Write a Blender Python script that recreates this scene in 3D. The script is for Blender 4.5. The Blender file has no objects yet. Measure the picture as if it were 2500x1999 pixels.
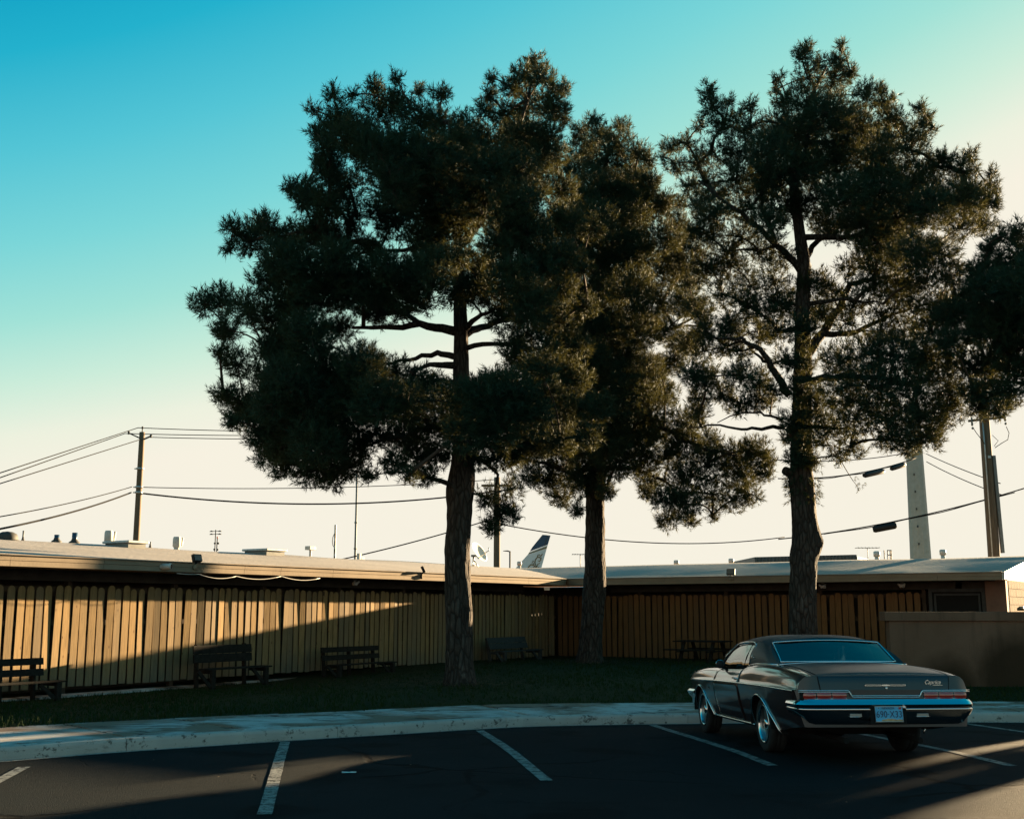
import bpy, bmesh, math, random
import numpy as np
from mathutils import Vector, Matrix, noise
random.seed(7); rng = np.random.default_rng(7)
scn = bpy.context.scene
COL = scn.collection
R = math.radians

# ---------------------------------------------------------------- camera
F_PX, CX, CY, EYE = 2800.0, 1250.0, 999.5, 1.69
PITCH = math.atan(487.5 / F_PX)
cam_d = bpy.data.cameras.new('camera'); cam = bpy.data.objects.new('camera', cam_d); COL.objects.link(cam)
cam.location = (0, 0, EYE); cam.rotation_euler = (R(90) + PITCH, 0, 0)
cam_d.sensor_width = 36; cam_d.lens = 36 * F_PX / 2500; cam_d.clip_end = 6000; cam_d.clip_start = 0.1
scn.camera = cam

# ---------------------------------------------------------------- light
EXPO = 3.05
SUN_AZ, SUN_EL = R(43.6), R(6.6)
SUNV = Vector((math.sin(SUN_AZ) * math.cos(SUN_EL), math.cos(SUN_AZ) * math.cos(SUN_EL), math.sin(SUN_EL)))
world = bpy.data.worlds.new('World'); scn.world = world; world.use_nodes = True
wn, wl = world.node_tree.nodes, world.node_tree.links
for n in list(wn): wn.remove(n)
w_out = wn.new('ShaderNodeOutputWorld'); w_bg = wn.new('ShaderNodeBackground')
w_sky = wn.new('ShaderNodeTexSky'); w_sky.sky_type = 'NISHITA'; w_sky.sun_disc = False
w_sky.sun_elevation = SUN_EL; w_sky.sun_rotation = SUN_AZ; w_sky.air_density = 1.0; w_sky.dust_density = 0.3; w_sky.ozone_density = 1.0
# the camera's film response: brightness of the real sky mapped to teal -> cyan -> cream, as the photograph was developed
w_bw = wn.new('ShaderNodeRGBToBW'); w_log = wn.new('ShaderNodeMath'); w_log.operation = 'LOGARITHM'; w_log.inputs[1].default_value = 2.0
w_map = wn.new('ShaderNodeMapRange'); w_map.inputs[1].default_value = -2.0; w_map.inputs[2].default_value = 3.0; w_map.clamp = True
w_ramp = wn.new('ShaderNodeValToRGB')
cr = w_ramp.color_ramp; cr.interpolation = 'LINEAR'
SKY_STOPS = [(L_ / 5.0 + .4, c_) for (L_, c_) in ((-2.0, (0, .05, .12)), (-1.0, (0, .12, .25)), (-.3, (0, .21, .40)), (.3, (0, .33, .53)), (.5, (.018, .44, .61)), (.72, (.09, .56, .67)), (.96, (.20, .67, .69)), (1.2, (.36, .76, .68)), (1.42, (.60, .84, .70)), (1.62, (.85, .88, .735)), (1.8, (.93, .88, .75)), (3.0, (.93, .88, .75)))]
cr.elements[0].position = 0; cr.elements[0].color = (*SKY_STOPS[0][1], 1)
cr.elements[1].position = 1; cr.elements[1].color = (*SKY_STOPS[-1][1], 1)
for p, c in SKY_STOPS[1:-1]:
    e = cr.elements.new(p); e.color = (*c, 1)
w_mul = wn.new('ShaderNodeVectorMath'); w_mul.operation = 'SCALE'; w_mul.inputs['Scale'].default_value = 10.0 / 2 ** EXPO
w_bg.inputs['Strength'].default_value = 0.1
wl.new(w_sky.outputs[0], w_bw.inputs[0]); wl.new(w_bw.outputs[0], w_log.inputs[0]); wl.new(w_log.outputs[0], w_map.inputs[0])
wl.new(w_map.outputs[0], w_ramp.inputs[0]); wl.new(w_ramp.outputs[0], w_mul.inputs[0]); wl.new(w_mul.outputs[0], w_bg.inputs['Color']); wl.new(w_bg.outputs[0], w_out.inputs[0])
sun_d = bpy.data.lights.new('sun', 'SUN'); sun = bpy.data.objects.new('sun', sun_d); COL.objects.link(sun)
sun_d.energy = 5.0; sun_d.angle = R(0.55); sun_d.color = (1.0, 0.73, 0.42)
sun.rotation_euler = (-SUNV).to_track_quat('-Z', 'Y').to_euler(); sun.location = (20, 20, 30)
vs = scn.view_settings; vs.view_transform = 'Standard'; vs.look = 'None'; vs.gamma = 1; vs.use_curve_mapping = False; vs.exposure = EXPO
scn.render.engine = 'CYCLES'
scn.cycles.max_bounces = 8; scn.cycles.transparent_max_bounces = 12; scn.cycles.caustics_reflective = False; scn.cycles.caustics_refractive = False

# ---------------------------------------------------------------- measuring: a photograph pixel to a point of the place
cp, sp_ = math.cos(PITCH), math.sin(PITCH)
def ray(px, py):
    a, b = (px - CX) / F_PX, (CY - py) / F_PX
    return Vector((a, cp - b * sp_, sp_ + b * cp))
def P(px, py, Y):
    d = ray(px, py); return Vector((0, 0, EYE)) + d * (Y / d.y)
def G(px, py, z=0.0):
    d = ray(px, py); return Vector((0, 0, EYE)) + d * ((z - EYE) / d.z)
def PXM(Y): return F_PX / cp / Y          # photograph pixels per metre at depth Y

# ---------------------------------------------------------------- helpers
def tag(o, label=None, cat=None, group=None, kind=None):
    if label: o['label'] = label
    if cat: o['category'] = cat
    if group: o['group'] = group
    if kind: o['kind'] = kind
    return o
def empty(name, loc=(0, 0, 0), rz=0.0, **kw):
    o = bpy.data.objects.new(name, None); COL.objects.link(o); o.location = loc; o.rotation_euler = (0, 0, rz)
    o.empty_display_size = 0.1
    return tag(o, **kw)
def link(name, me, parent=None, loc=None, rot=None):
    o = bpy.data.objects.new(name, me); COL.objects.link(o)
    if parent is not None: o.parent = parent
    if loc is not None: o.location = loc
    if rot is not None: o.rotation_euler = rot
    return o

class MB:
    def __init__(s): s.v, s.f, s.m, s.sm = [], [], [], []
    def add(s, vs_, fs, mi=0, smooth=False):
        b = len(s.v); s.v += [tuple(v) for v in vs_]
        for f in fs: s.f.append(tuple(b + i for i in f)); s.m.append(mi); s.sm.append(smooth)
        return s
    def box(s, x0, x1, y0, y1, z0, z1, mi=0, mat=None):
        vs_ = [Vector((x, y, z)) for z in (z0, z1) for y in (y0, y1) for x in (x0, x1)]
        if mat is not None: vs_ = [mat @ v for v in vs_]
        return s.add(vs_, [(0, 2, 3, 1), (4, 5, 7, 6), (0, 1, 5, 4), (1, 3, 7, 5), (3, 2, 6, 7), (2, 0, 4, 6)], mi)
    def bar(s, a, b, w, h, mi=0, up=(0, 0, 1)):
        a, b = Vector(a), Vector(b); d = (b - a).normalized(); u = Vector(up)
        if abs(d.dot(u)) > .95: u = Vector((1, 0, 0))
        sx = d.cross(u).normalized() * w / 2; sz = sx.cross(d).normalized() * h / 2
        vs_ = [p + i * sx + j * sz for p in (a, b) for j in (-1, 1) for i in (-1, 1)]
        return s.add(vs_, [(0, 2, 3, 1), (4, 5, 7, 6), (0, 1, 5, 4), (1, 3, 7, 5), (3, 2, 6, 7), (2, 0, 4, 6)], mi)
    def tube(s, pts, rad, n=8, mi=0, caps=True, smooth=True, closed=False):
        pts = [Vector(p) for p in pts]; k = len(pts)
        if not hasattr(rad, '__len__'): rad = [rad] * k
        vs_, fs = [], []; ref = None
        for i, p in enumerate(pts):
            if closed: d = pts[(i + 1) % k] - pts[i - 1]
            else: d = pts[min(i + 1, k - 1)] - pts[max(i - 1, 0)]
            d = d.normalized() if d.length > 1e-9 else Vector((0, 0, 1))
            if ref is None:
                ref = Vector((1, 0, 0)) if abs(d.x) < .9 else Vector((0, 1, 0))
            a = (ref - d * ref.dot(d)).normalized(); ref = a; b = d.cross(a)
            for j in range(n):
                t = 2 * math.pi * j / n; vs_.append(p + (a * math.cos(t) + b * math.sin(t)) * rad[i])
        for i in range(k if closed else k - 1):
            i2 = (i + 1) % k
            for j in range(n):
                fs.append((i * n + j, i * n + (j + 1) % n, i2 * n + (j + 1) % n, i2 * n + j))
        s.add(vs_, fs, mi, smooth)
        if caps and not closed:
            b = len(s.v) - len(vs_)
            s.f.append(tuple(b + j for j in range(n))[::-1]); s.m.append(mi); s.sm.append(False)
            s.f.append(tuple(b + (k - 1) * n + j for j in range(n))); s.m.append(mi); s.sm.append(False)
        return s
    def lathe(s, prof, n=24, mi=0, mat=None, smooth=True):
        vs_, fs = [], []
        for (r, z) in prof:
            for j in range(n):
                t = 2 * math.pi * j / n; v = Vector((r * math.cos(t), r * math.sin(t), z)); vs_.append(mat @ v if mat is not None else v)
        for i in range(len(prof) - 1):
            for j in range(n): fs.append((i * n + j, i * n + (j + 1) % n, (i + 1) * n + (j + 1) % n, (i + 1) * n + j))
        return s.add(vs_, fs, mi, smooth)
    def prism(s, outline, d, mi=0, mat=None):
        """outline: (x,z) points, extruded along y from 0 to d"""
        n = len(outline)
        vs_ = [Vector((x, y, z)) for y in (0, d) for (x, z) in outline]
        if mat is not None: vs_ = [mat @ v for v in vs_]
        fs = [tuple(range(n)), tuple(range(2 * n - 1, n - 1, -1))] + [((i + 1) % n, i, n + i, n + (i + 1) % n) for i in range(n)]
        return s.add(vs_, fs, mi)
    def grid(s, rows, mi=0, smooth=True, flip=False, closed=False):
        k, n = len(rows), len(rows[0]); vs_ = [p for r in rows for p in r]; fs = []
        for i in range(k - 1):
            for j in range(n if closed else n - 1):
                j2 = (j + 1) % n
                f = (i * n + j, i * n + j2, (i + 1) * n + j2, (i + 1) * n + j); fs.append(f[::-1] if flip else f)
        return s.add(vs_, fs, mi, smooth)
    def mesh(s, name, mats, recalc=True):
        me = bpy.data.meshes.new(name); me.from_pydata(s.v, [], s.f)
        mats = mats if isinstance(mats, (list, tuple)) else [mats]
        for m in mats: me.materials.append(m)
        me.polygons.foreach_set('material_index', s.m); me.polygons.foreach_set('use_smooth', s.sm)
        if recalc:
            bm = bmesh.new(); bm.from_mesh(me); bmesh.ops.recalc_face_normals(bm, faces=bm.faces); bm.to_mesh(me); bm.free()
        me.update(); return me
    def obj(s, name, mats, parent=None, loc=None, rot=None, bevel=0.0, recalc=True, sub=0, **kw):
        o = link(name, s.mesh(name, mats, recalc), parent, loc, rot)
        if bevel:
            b = o.modifiers.new('bevel', 'BEVEL'); b.width = bevel; b.segments = 2; b.limit_method = 'ANGLE'
        if sub:
            b = o.modifiers.new('sub', 'SUBSURF'); b.levels = sub; b.render_levels = sub
        return tag(o, **kw)
def np_mesh(name, verts, nper, mat, smooth=False):
    """polygons of nper corners each, corners listed in order"""
    n = len(verts); me = bpy.data.meshes.new(name)
    me.vertices.add(n); me.vertices.foreach_set('co', np.ascontiguousarray(verts, dtype=np.float32).ravel())
    me.loops.add(n); me.loops.foreach_set('vertex_index', np.arange(n, dtype=np.int32))
    k = n // nper; me.polygons.add(k)
    me.polygons.foreach_set('loop_start', np.arange(0, n, nper, dtype=np.int32)); me.polygons.foreach_set('loop_total', np.full(k, nper, dtype=np.int32))
    me.materials.append(mat); me.update(calc_edges=True); me.validate(); return me
def smoothstep(a, b, x):
    t = min(1, max(0, (x - a) / (b - a))); return t * t * (3 - 2 * t)
def cur(keys):
    xs = [k[0] for k in keys]; ys = [k[1] for k in keys]; n = len(xs)
    d = [(ys[i + 1] - ys[i]) / (xs[i + 1] - xs[i]) for i in range(n - 1)]
    m = [d[0]] + [0 if d[i - 1] * d[i] <= 0 else 2 * d[i - 1] * d[i] / (d[i - 1] + d[i]) for i in range(1, n - 1)] + [d[-1]]
    def f(x):
        if x <= xs[0]: return ys[0]
        if x >= xs[-1]: return ys[-1]
        i = max(j for j in range(n - 1) if xs[j] <= x); h = xs[i + 1] - xs[i]; t = (x - xs[i]) / h
        return (2*t**3-3*t*t+1)*ys[i] + (t**3-2*t*t+t)*h*m[i] + (-2*t**3+3*t*t)*ys[i+1] + (t**3-t*t)*h*m[i+1]
    return f

# ---------------------------------------------------------------- materials
class NT:
    """small node-graph writer"""
    def __init__(s, name):
        s.m = bpy.data.materials.new(name); s.m.use_nodes = True; s.t = s.m.node_tree; s.n, s.l = s.t.nodes, s.t.links
        s.p = s.n['Principled BSDF']; s.out = s.n['Material Output']
        s.tc = s.n.new('ShaderNodeTexCoord'); s.geo = s.n.new('ShaderNodeNewGeometry')
    def vec(s, src='Object', scale=(1, 1, 1)):
        m = s.n.new('ShaderNodeMapping'); m.inputs['Scale'].default_value = scale
        s.l.new(s.geo.outputs['Position'] if src == 'World' else s.tc.outputs[src], m.inputs[0]); return m.outputs[0]
    def noise(s, v, scale, detail=4, rough=.55, dist=0.0):
        n = s.n.new('ShaderNodeTexNoise'); n.inputs['Scale'].default_value = scale; n.inputs['Detail'].default_value = detail
        n.inputs['Roughness'].default_value = rough; n.inputs['Distortion'].default_value = dist; s.l.new(v, n.inputs['Vector']); return n.outputs[0]
    def voro(s, v, scale, feature='F1', out='Distance'):
        n = s.n.new('ShaderNodeTexVoronoi'); n.feature = feature; n.inputs['Scale'].default_value = scale; s.l.new(v, n.inputs['Vector']); return n.outputs[out]
    def ramp(s, v, stops):
        r = s.n.new('ShaderNodeValToRGB'); c = r.color_ramp
        f = lambda x: (*x, 1) if hasattr(x, '__len__') else (x, x, x, 1)
        c.elements[0].position, c.elements[0].color = stops[0][0], f(stops[0][1]); c.elements[1].position, c.elements[1].color = stops[-1][0], f(stops[-1][1])
        for p, k in stops[1:-1]: e = c.elements.new(p); e.color = f(k)
        s.l.new(v, r.inputs[0]); return r.outputs[0]
    def mix(s, fac, a, b, mode='MIX'):
        n = s.n.new('ShaderNodeMix'); n.data_type = 'RGBA'; n.blend_type = mode; n.clamp_factor = True
        for i, x in ((0, fac), (6, a), (7, b)):
            if hasattr(x, 'is_linked'): s.l.new(x, n.inputs[i])
            elif i == 0: n.inputs[0].default_value = x
            else: n.inputs[i].default_value = (*x, 1)
        return n.outputs[2]
    def math(s, op, a, b=0.0, c=None):
        n = s.n.new('ShaderNodeMath'); n.operation = op
        for i, x in enumerate((a, b) if c is None else (a, b, c)):
            if hasattr(x, 'is_linked'): s.l.new(x, n.inputs[i])
            else: n.inputs[i].default_value = x
        return n.outputs[0]
    def rand(s):
        return s.n.new('ShaderNodeObjectInfo').outputs['Random']
    def sep(s, src='Object'):
        n = s.n.new('ShaderNodeSeparateXYZ'); s.l.new(s.geo.outputs['Position'] if src == 'World' else s.tc.outputs[src], n.inputs[0]); return n.outputs
    def set(s, **kw):
        for k, x in kw.items():
            i = s.p.inputs[{'color': 'Base Color', 'rough': 'Roughness', 'metal': 'Metallic', 'spec': 'Specular IOR Level', 'coat': 'Coat Weight', 'coatr': 'Coat Roughness', 'trans': 'Transmission Weight', 'ior': 'IOR', 'alpha': 'Alpha'}[k]]
            if hasattr(x, 'is_linked'): s.l.new(x, i)
            elif k == 'color': i.default_value = (*x, 1)
            else: i.default_value = x
        return s
    def bump(s, h, strength=.3, dist=.01):
        b = s.n.new('ShaderNodeBump'); b.inputs['Strength'].default_value = strength; b.inputs['Distance'].default_value = dist
        s.l.new(h, b.inputs['Height']); s.l.new(b.outputs[0], s.p.inputs['Normal']); return s
def plain(name, col, rough=.6, var=.25, scale=6, metal=0.0, bump=0.0, spec=.2, **kw):
    t = NT(name); v = t.vec('Object'); n = t.noise(v, scale, 5)
    a = tuple(c * (1 - var) for c in col); b = tuple(min(1, c * (1 + var)) for c in col)
    t.set(color=t.ramp(n, [(.3, a), (.7, b)]), rough=rough, metal=metal, spec=spec, **kw)
    if bump: t.bump(t.noise(v, scale * 6, 6), bump, .01)
    return t.m
M = {}
# asphalt: worn, oil-darkened, fine aggregate, a few long cracks
t = NT('asphalt'); v = t.vec('World'); big = t.noise(v, .35, 5, .6); mid = t.noise(v, 2.2, 6, .65); agg = t.voro(v, 95); fine = t.noise(v, 160, 3, .6)
c = t.ramp(big, [(.3, (.0052, .0088, .0106)), (.7, (.0096, .0140, .0158))])
c = t.mix(t.ramp(mid, [(.35, 0.0), (.75, .55)]), c, (.0075, .0095, .0105))
c = t.mix(t.ramp(fine, [(.55, 0.0), (.72, .8)]), c, (.045, .042, .037))
wv = t.n.new('ShaderNodeVectorMath'); wv.operation = 'ADD'; nz = t.n.new('ShaderNodeTexNoise'); nz.inputs['Scale'].default_value = .9; nz.inputs['Detail'].default_value = 6; t.l.new(v, nz.inputs['Vector'])
sc = t.n.new('ShaderNodeVectorMath'); sc.operation = 'SCALE'; sc.inputs['Scale'].default_value = 1.1; t.l.new(nz.outputs['Color'], sc.inputs[0]); t.l.new(v, wv.inputs[0]); t.l.new(sc.outputs[0], wv.inputs[1])
cr_ = t.voro(wv.outputs[0], .23, 'DISTANCE_TO_EDGE'); crk = t.ramp(cr_, [(0.0, 1.0), (.006, .9), (.013, 0.0)])
keep = t.ramp(t.noise(v, .28, 3), [(.42, 0.0), (.55, 1.0)]); crk = t.math('MULTIPLY', crk, keep)
crk2 = t.math('MULTIPLY', t.ramp(t.voro(wv.outputs[0], .9, 'DISTANCE_TO_EDGE'), [(0.0, .8), (.006, .6), (.014, 0.0)]), t.ramp(t.noise(v, .45, 3), [(.54, 0.0), (.64, 1.0)])); crk = t.math('MAXIMUM', crk, crk2)
c = t.mix(t.ramp(t.noise(v, .8, 4, .5, .4), [(.56, 0.0), (.66, .75)]), c, (.0035, .0045, .005))
c = t.mix(t.ramp(t.noise(t.vec('World', (.5, 2.0, 1)), 1.2, 5, .6), [(.58, 0.0), (.72, .5)]), c, (.016, .0185, .019))
c = t.mix(crk, c, (.005, .005, .005))
h = t.math('ADD', t.math('MULTIPLY', agg, .5), t.math('MULTIPLY', fine, .6)); h = t.math('SUBTRACT', h, t.math('MULTIPLY', crk, 1.6))
t.set(color=c, rough=.95, spec=.04).bump(h, .8, .012); M['asphalt'] = t.m
# painted stall line, worn through to the asphalt
t = NT('line_paint'); v = t.vec('World'); n1 = t.noise(v, 9, 6, .7); n2 = t.noise(v, 70, 4, .7)
w = t.ramp(t.math('ADD', t.math('MULTIPLY', n1, .6), t.math('MULTIPLY', n2, .4)), [(.465, 0.0), (.565, 1.0)])
t.set(color=t.mix(w, (.23, .23, .21), (.03, .031, .03)), rough=.9, spec=.06).bump(n2, .4, .006); M['paint'] = t.m
# concrete sidewalk with rust and irrigation stains
t = NT('sidewalk_concrete'); v = t.vec('World'); n1 = t.noise(v, .75, 5, .6, .6); n2 = t.noise(v, 4.5, 7, .65); n3 = t.noise(v, 60, 4)
c = t.ramp(n2, [(.3, (.34, .33, .305)), (.7, (.47, .46, .43))])
c = t.mix(t.ramp(n1, [(.42, 0.0), (.56, .8)]), c, (.15, .075, .035))
n4 = t.noise(t.vec('World', (1.2, 2.4, 1)), .8, 7, .72, 1.2)
c = t.mix(t.ramp(n4, [(.54, 0.0), (.61, .9)]), c, (.03, .024, .02))
c = t.mix(t.ramp(n3, [(.6, 0.0), (.75, .4)]), c, (.11, .10, .09))
t.set(color=c, rough=.9, spec=.08).bump(n3, .35, .006); M['walk'] = t.m
# kerb: chalky white paint flaking off grey concrete
t = NT('kerb_paint'); v = t.vec('World'); n1 = t.noise(v, 7, 8, .75); n2 = t.noise(v, 45, 5, .7)
z = t.sep('World')[2]
c = t.ramp(t.noise(v, 2.5, 5), [(.3, (.31, .295, .265)), (.7, (.39, .37, .33))])
c = t.mix(t.ramp(n1, [(.56, 0.0), (.61, .85)]), c, (.05, .045, .04))
c = t.mix(t.ramp(t.noise(t.vec('World', (1, 1, 3)), 3.0, 7, .7), [(.58, 0.0), (.70, .8)]), c, (.13, .115, .09))
t.set(color=c, rough=.9, spec=.08).bump(n2, .5, .008); M['kerb'] = t.m
M['gutter'] = plain('gutter_seam', (.26, .25, .22), .9, .4, 14, bump=.4)
# soil and grass
t = NT('lawn_soil'); v = t.vec('World'); c = t.ramp(t.noise(v, 1.1, 7, .65), [(.3, (.012, .018, .006)), (.55, (.018, .025, .008)), (.75, (.034, .030, .013))])
t.set(color=c, rough=1, spec=.1).bump(t.noise(v, 40, 5), .8, .03); M['soil'] = t.m
t = NT('grass_blades'); v = t.vec('World'); c = t.ramp(t.noise(v, .9, 5, .6), [(.3, (.014, .027, .007)), (.55, (.022, .036, .009)), (.75, (.048, .045, .017))])
t.set(color=t.mix(t.noise(v, 30, 2), c, (.010, .022, .006)), rough=.8, spec=.05); M['grass'] = t.m
M['dirt'] = plain('dry_ground', (.20, .165, .12), .95, .3, .05, bump=.3)
M['dry_needle'] = plain('dry_needles', (.075, .042, .016), .9, .4, 9)
M['litter'] = plain('dry_litter', (.16, .11, .06), .9, .5, 9)
M['paper'] = plain('paper_scrap', (.7, .69, .64), .8, .1)
# fence cedar: every board its own tone; grain and knots along the board; grey splashed foot
def cedar(name, warm, grey):
    t = NT(name); v = t.vec('Object', (14, 14, 1.1)); r = t.rand()
    off = t.n.new('ShaderNodeVectorMath'); off.operation = 'ADD'; cmb = t.n.new('ShaderNodeCombineXYZ'); t.l.new(t.math('MULTIPLY', r, 40.0), cmb.inputs[0]); t.l.new(t.math('MULTIPLY', r, 17.0), cmb.inputs[2])
    t.l.new(v, off.inputs[0]); t.l.new(cmb.outputs[0], off.inputs[1]); g = t.noise(off.outputs[0], 2.2, 7, .65, .5); g2 = t.noise(off.outputs[0], .7, 4, .5, 1.5)
    v2 = t.vec('Object', (7, 7, 3.2)); o2 = t.n.new('ShaderNodeVectorMath'); o2.operation = 'ADD'; t.l.new(v2, o2.inputs[0]); t.l.new(cmb.outputs[0], o2.inputs[1])
    kn = t.voro(o2.outputs[0], 1.0)
    c = t.ramp(g, [(.28, tuple(x * .62 for x in warm)), (.5, warm), (.72, tuple(min(1, x * 1.25) for x in warm))])
    c = t.mix(t.ramp(g2, [(.35, .0), (.75, .55)]), c, tuple(x * .7 for x in warm))
    c = t.mix(t.ramp(kn, [(.05, .85), (.12, 0.0)]), c, (.10, .05, .025))
    c = t.mix(t.math('MULTIPLY', r, .5), c, grey)
    wz = t.sep('World')[2]; nn = t.noise(t.vec('World'), 1.7, 5)
    foot = t.math('SUBTRACT', 1.15, t.math('MULTIPLY', t.math('ADD', wz, t.math('MULTIPLY', nn, .9)), .95))
    c = t.mix(t.ramp(foot, [(.0, 0.0), (.55, .6)]), c, grey)
    t.set(color=c, rough=.85, spec=.12).bump(g, .35, .006); return t.m
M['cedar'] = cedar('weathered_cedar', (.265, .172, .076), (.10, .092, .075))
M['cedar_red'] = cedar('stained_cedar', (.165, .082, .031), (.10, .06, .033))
M['rail'] = plain('fence_rail', (.05, .032, .02), .85, .3, 8)
M['bench'] = plain('bench_timber', (.018, .016, .013), .9, .35, 12, bump=.3, spec=.08)
M['bench_grey'] = plain('bench_timber_grey', (.04, .04, .038), .8, .25, 12, bump=.3)
t = NT('fascia_paint'); v = t.vec('World'); c = t.ramp(t.noise(v, 1.6, 6), [(.3, (.20, .155, .11)), (.7, (.26, .205, .145))])
c = t.mix(t.ramp(t.noise(t.vec('World', (1, 1, .25)), 11, 7, .7), [(.62, 0.0), (.72, .6)]), c, (.22, .18, .13))
t.set(color=c, rough=.8, spec=.08).bump(t.noise(v, 24, 5), .25, .006); M['fascia'] = t.m
t = NT('roof_coating'); v = t.vec('World'); c = t.ramp(t.noise(v, .5, 7, .6), [(.3, (.29, .26, .235)), (.7, (.36, .325, .295))])
c = t.mix(t.ramp(t.noise(t.vec('World', (.4, 2.2, 1)), 1.1, 6, .7, .8), [(.58, 0.0), (.70, .5)]), c, (.30, .28, .25))
t.set(color=c, rough=.9, spec=.1).bump(t.noise(v, 9, 6), .5, .02); M['roof'] = t.m
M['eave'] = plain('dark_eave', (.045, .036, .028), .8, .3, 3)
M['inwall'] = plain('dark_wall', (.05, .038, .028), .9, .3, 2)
M['plaster'] = plain('pink_plaster', (.17, .09, .06), .9, .15, 4, bump=.3)
t = NT('tan_stucco'); v = t.vec('World'); n1 = t.noise(v, 1.3, 6, .6)
c = t.ramp(n1, [(.3, (.125, .068, .042)), (.7, (.165, .092, .060))])
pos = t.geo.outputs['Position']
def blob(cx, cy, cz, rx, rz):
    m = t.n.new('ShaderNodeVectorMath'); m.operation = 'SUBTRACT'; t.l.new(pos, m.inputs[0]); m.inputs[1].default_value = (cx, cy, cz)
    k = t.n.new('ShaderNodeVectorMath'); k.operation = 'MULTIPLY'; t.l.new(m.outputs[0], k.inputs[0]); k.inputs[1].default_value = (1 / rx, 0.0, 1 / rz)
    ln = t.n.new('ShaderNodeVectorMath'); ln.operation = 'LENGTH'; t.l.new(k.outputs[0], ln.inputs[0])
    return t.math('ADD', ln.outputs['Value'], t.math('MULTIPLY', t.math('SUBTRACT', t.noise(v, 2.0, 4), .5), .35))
# soft shadow patches painted into the wall colour
shade_blobs = t.math('MINIMUM', blob(10.4, 0, .25, 1.15, 1.15), blob(8.9, 0, -.1, .95, 1.0))
shade_blobs = t.math('MINIMUM', shade_blobs, blob(12.4, 0, .1, 1.4, .9))
stk = t.noise(t.vec('World', (1, 1, .08)), 5.5, 6, .65)
c = t.mix(t.ramp(stk, [(.5, 0.0), (.68, .5)]), c, (.07, .042, .028))
c = t.mix(t.ramp(shade_blobs, [(.55, .85), (1.25, 0.0)]), c, (.028, .018, .010))
t.set(color=c, rough=.95, spec=.05).bump(t.noise(v, 55, 4), .5, .012); M['stucco'] = t.m
M['block'] = plain('tan_block', (.115, .074, .042), .95, .16, 5, bump=.5, spec=.03)
M['mortar'] = plain('mortar', (.17, .125, .082), .95, .1, 20, spec=.03)
M['glass_dark'] = plain('window_screen', (.010, .010, .009), .6, .1, 3, spec=.08)
M['blackmetal'] = plain('black_metal', (.012, .012, .012), .6, .3, 5)
M['white_metal'] = plain('white_metal', (.48, .46, .42), .5, .12, 8)
M['grey_metal'] = plain('grey_metal', (.16, .165, .155), .6, .2, 6)
M['galv'] = plain('galvanised', (.38, .39, .38), .45, .2, 6, metal=.4)
M['dkgrey'] = plain('dark_grey_metal', (.045, .045, .042), .7, .2, 6)
t = NT('pole_wood'); v = t.vec('Object', (9, 9, .7)); g = t.noise(v, 2.5, 7, .65)
t.set(color=t.ramp(g, [(.3, (.07, .045, .026)), (.7, (.16, .11, .066))]), rough=.9).bump(g, .5, .01); M['pole'] = t.m
t = NT('monopole_paint'); v = t.vec('Object'); t.set(color=t.ramp(t.noise(v, 3, 6), [(.35, (.23, .23, .20)), (.7, (.28, .28, .25))]), rough=.6); M['mono'] = t.m
M['cable'] = plain('cable', (.007, .007, .007), .9, .2, 5, spec=.05)
M['corr'] = plain('corrugated_sheet', (.085, .09, .09), .5, .2, 3)
M['corr_lit'] = plain('corrugated_lit', (.55, .50, .38), .6, .1, 3)  # lit copy of the shed sheet: sunlight put into the colour
M['dish'] = plain('dish_white', (.70, .68, .60), .4, .08, 5)
M['navy'] = plain('navy_paint', (.020, .055, .10), .35, .15, 2)
M['gold'] = plain('gold_paint', (.16, .11, .05), .4, .15, 2)
M['fuselage'] = plain('aircraft_white', (.50, .52, .52), .35, .05, 2)
# bark
t = NT('pine_bark'); v = t.vec('Object', (5.5, 5.5, 1.5)); n0 = t.noise(v, 1.6, 6, .6, .5); vo = t.voro(v, 2.1, 'DISTANCE_TO_EDGE'); f = t.noise(t.vec('Object', (12, 12, 4)), 4, 6, .7)
c = t.ramp(n0, [(.3, (.030, .023, .018)), (.6, (.072, .058, .048)), (.8, (.16, .14, .125))])
c = t.mix(t.ramp(vo, [(0.0, .85), (.16, 0.0)]), c, (.018, .013, .010))
t.set(color=c, rough=.95, spec=.15).bump(t.math('ADD', t.ramp(vo, [(0, 0.0), (.25, 1.0)]), t.math('MULTIPLY', f, .7)), 1.0, .045); M['bark'] = t.m
M['twig'] = plain('twig_bark', (.050, .037, .028), .9, .3, 9)
# needles: olive green, thin, let low sun through
t = NT('pine_needles'); v = t.vec('World'); n1 = t.noise(v, 1.4, 4); n2 = t.noise(v, 9, 3)
c = t.ramp(n1, [(.3, (.011, .034, .024)), (.55, (.015, .040, .025)), (.75, (.032, .040, .017))]); c = t.mix(t.ramp(n2, [(.70, 0.0), (.82, .4)]), c, (.075, .050, .016))
t.set(color=c, rough=.7, spec=.1)
tr = t.n.new('ShaderNodeBsdfTranslucent'); t.l.new(t.mix(.6, c, (.16, .125, .022)), tr.inputs[0]); mx = t.n.new('ShaderNodeMixShader'); mx.inputs[0].default_value = .12
t.l.new(t.p.outputs[0], mx.inputs[1]); t.l.new(tr.outputs[0], mx.inputs[2]); t.l.new(mx.outputs[0], t.out.inputs[0]); M['needle'] = t.m
M['cone'] = plain('pine_cone', (.045, .03, .02), .9, .3, 30)
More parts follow.
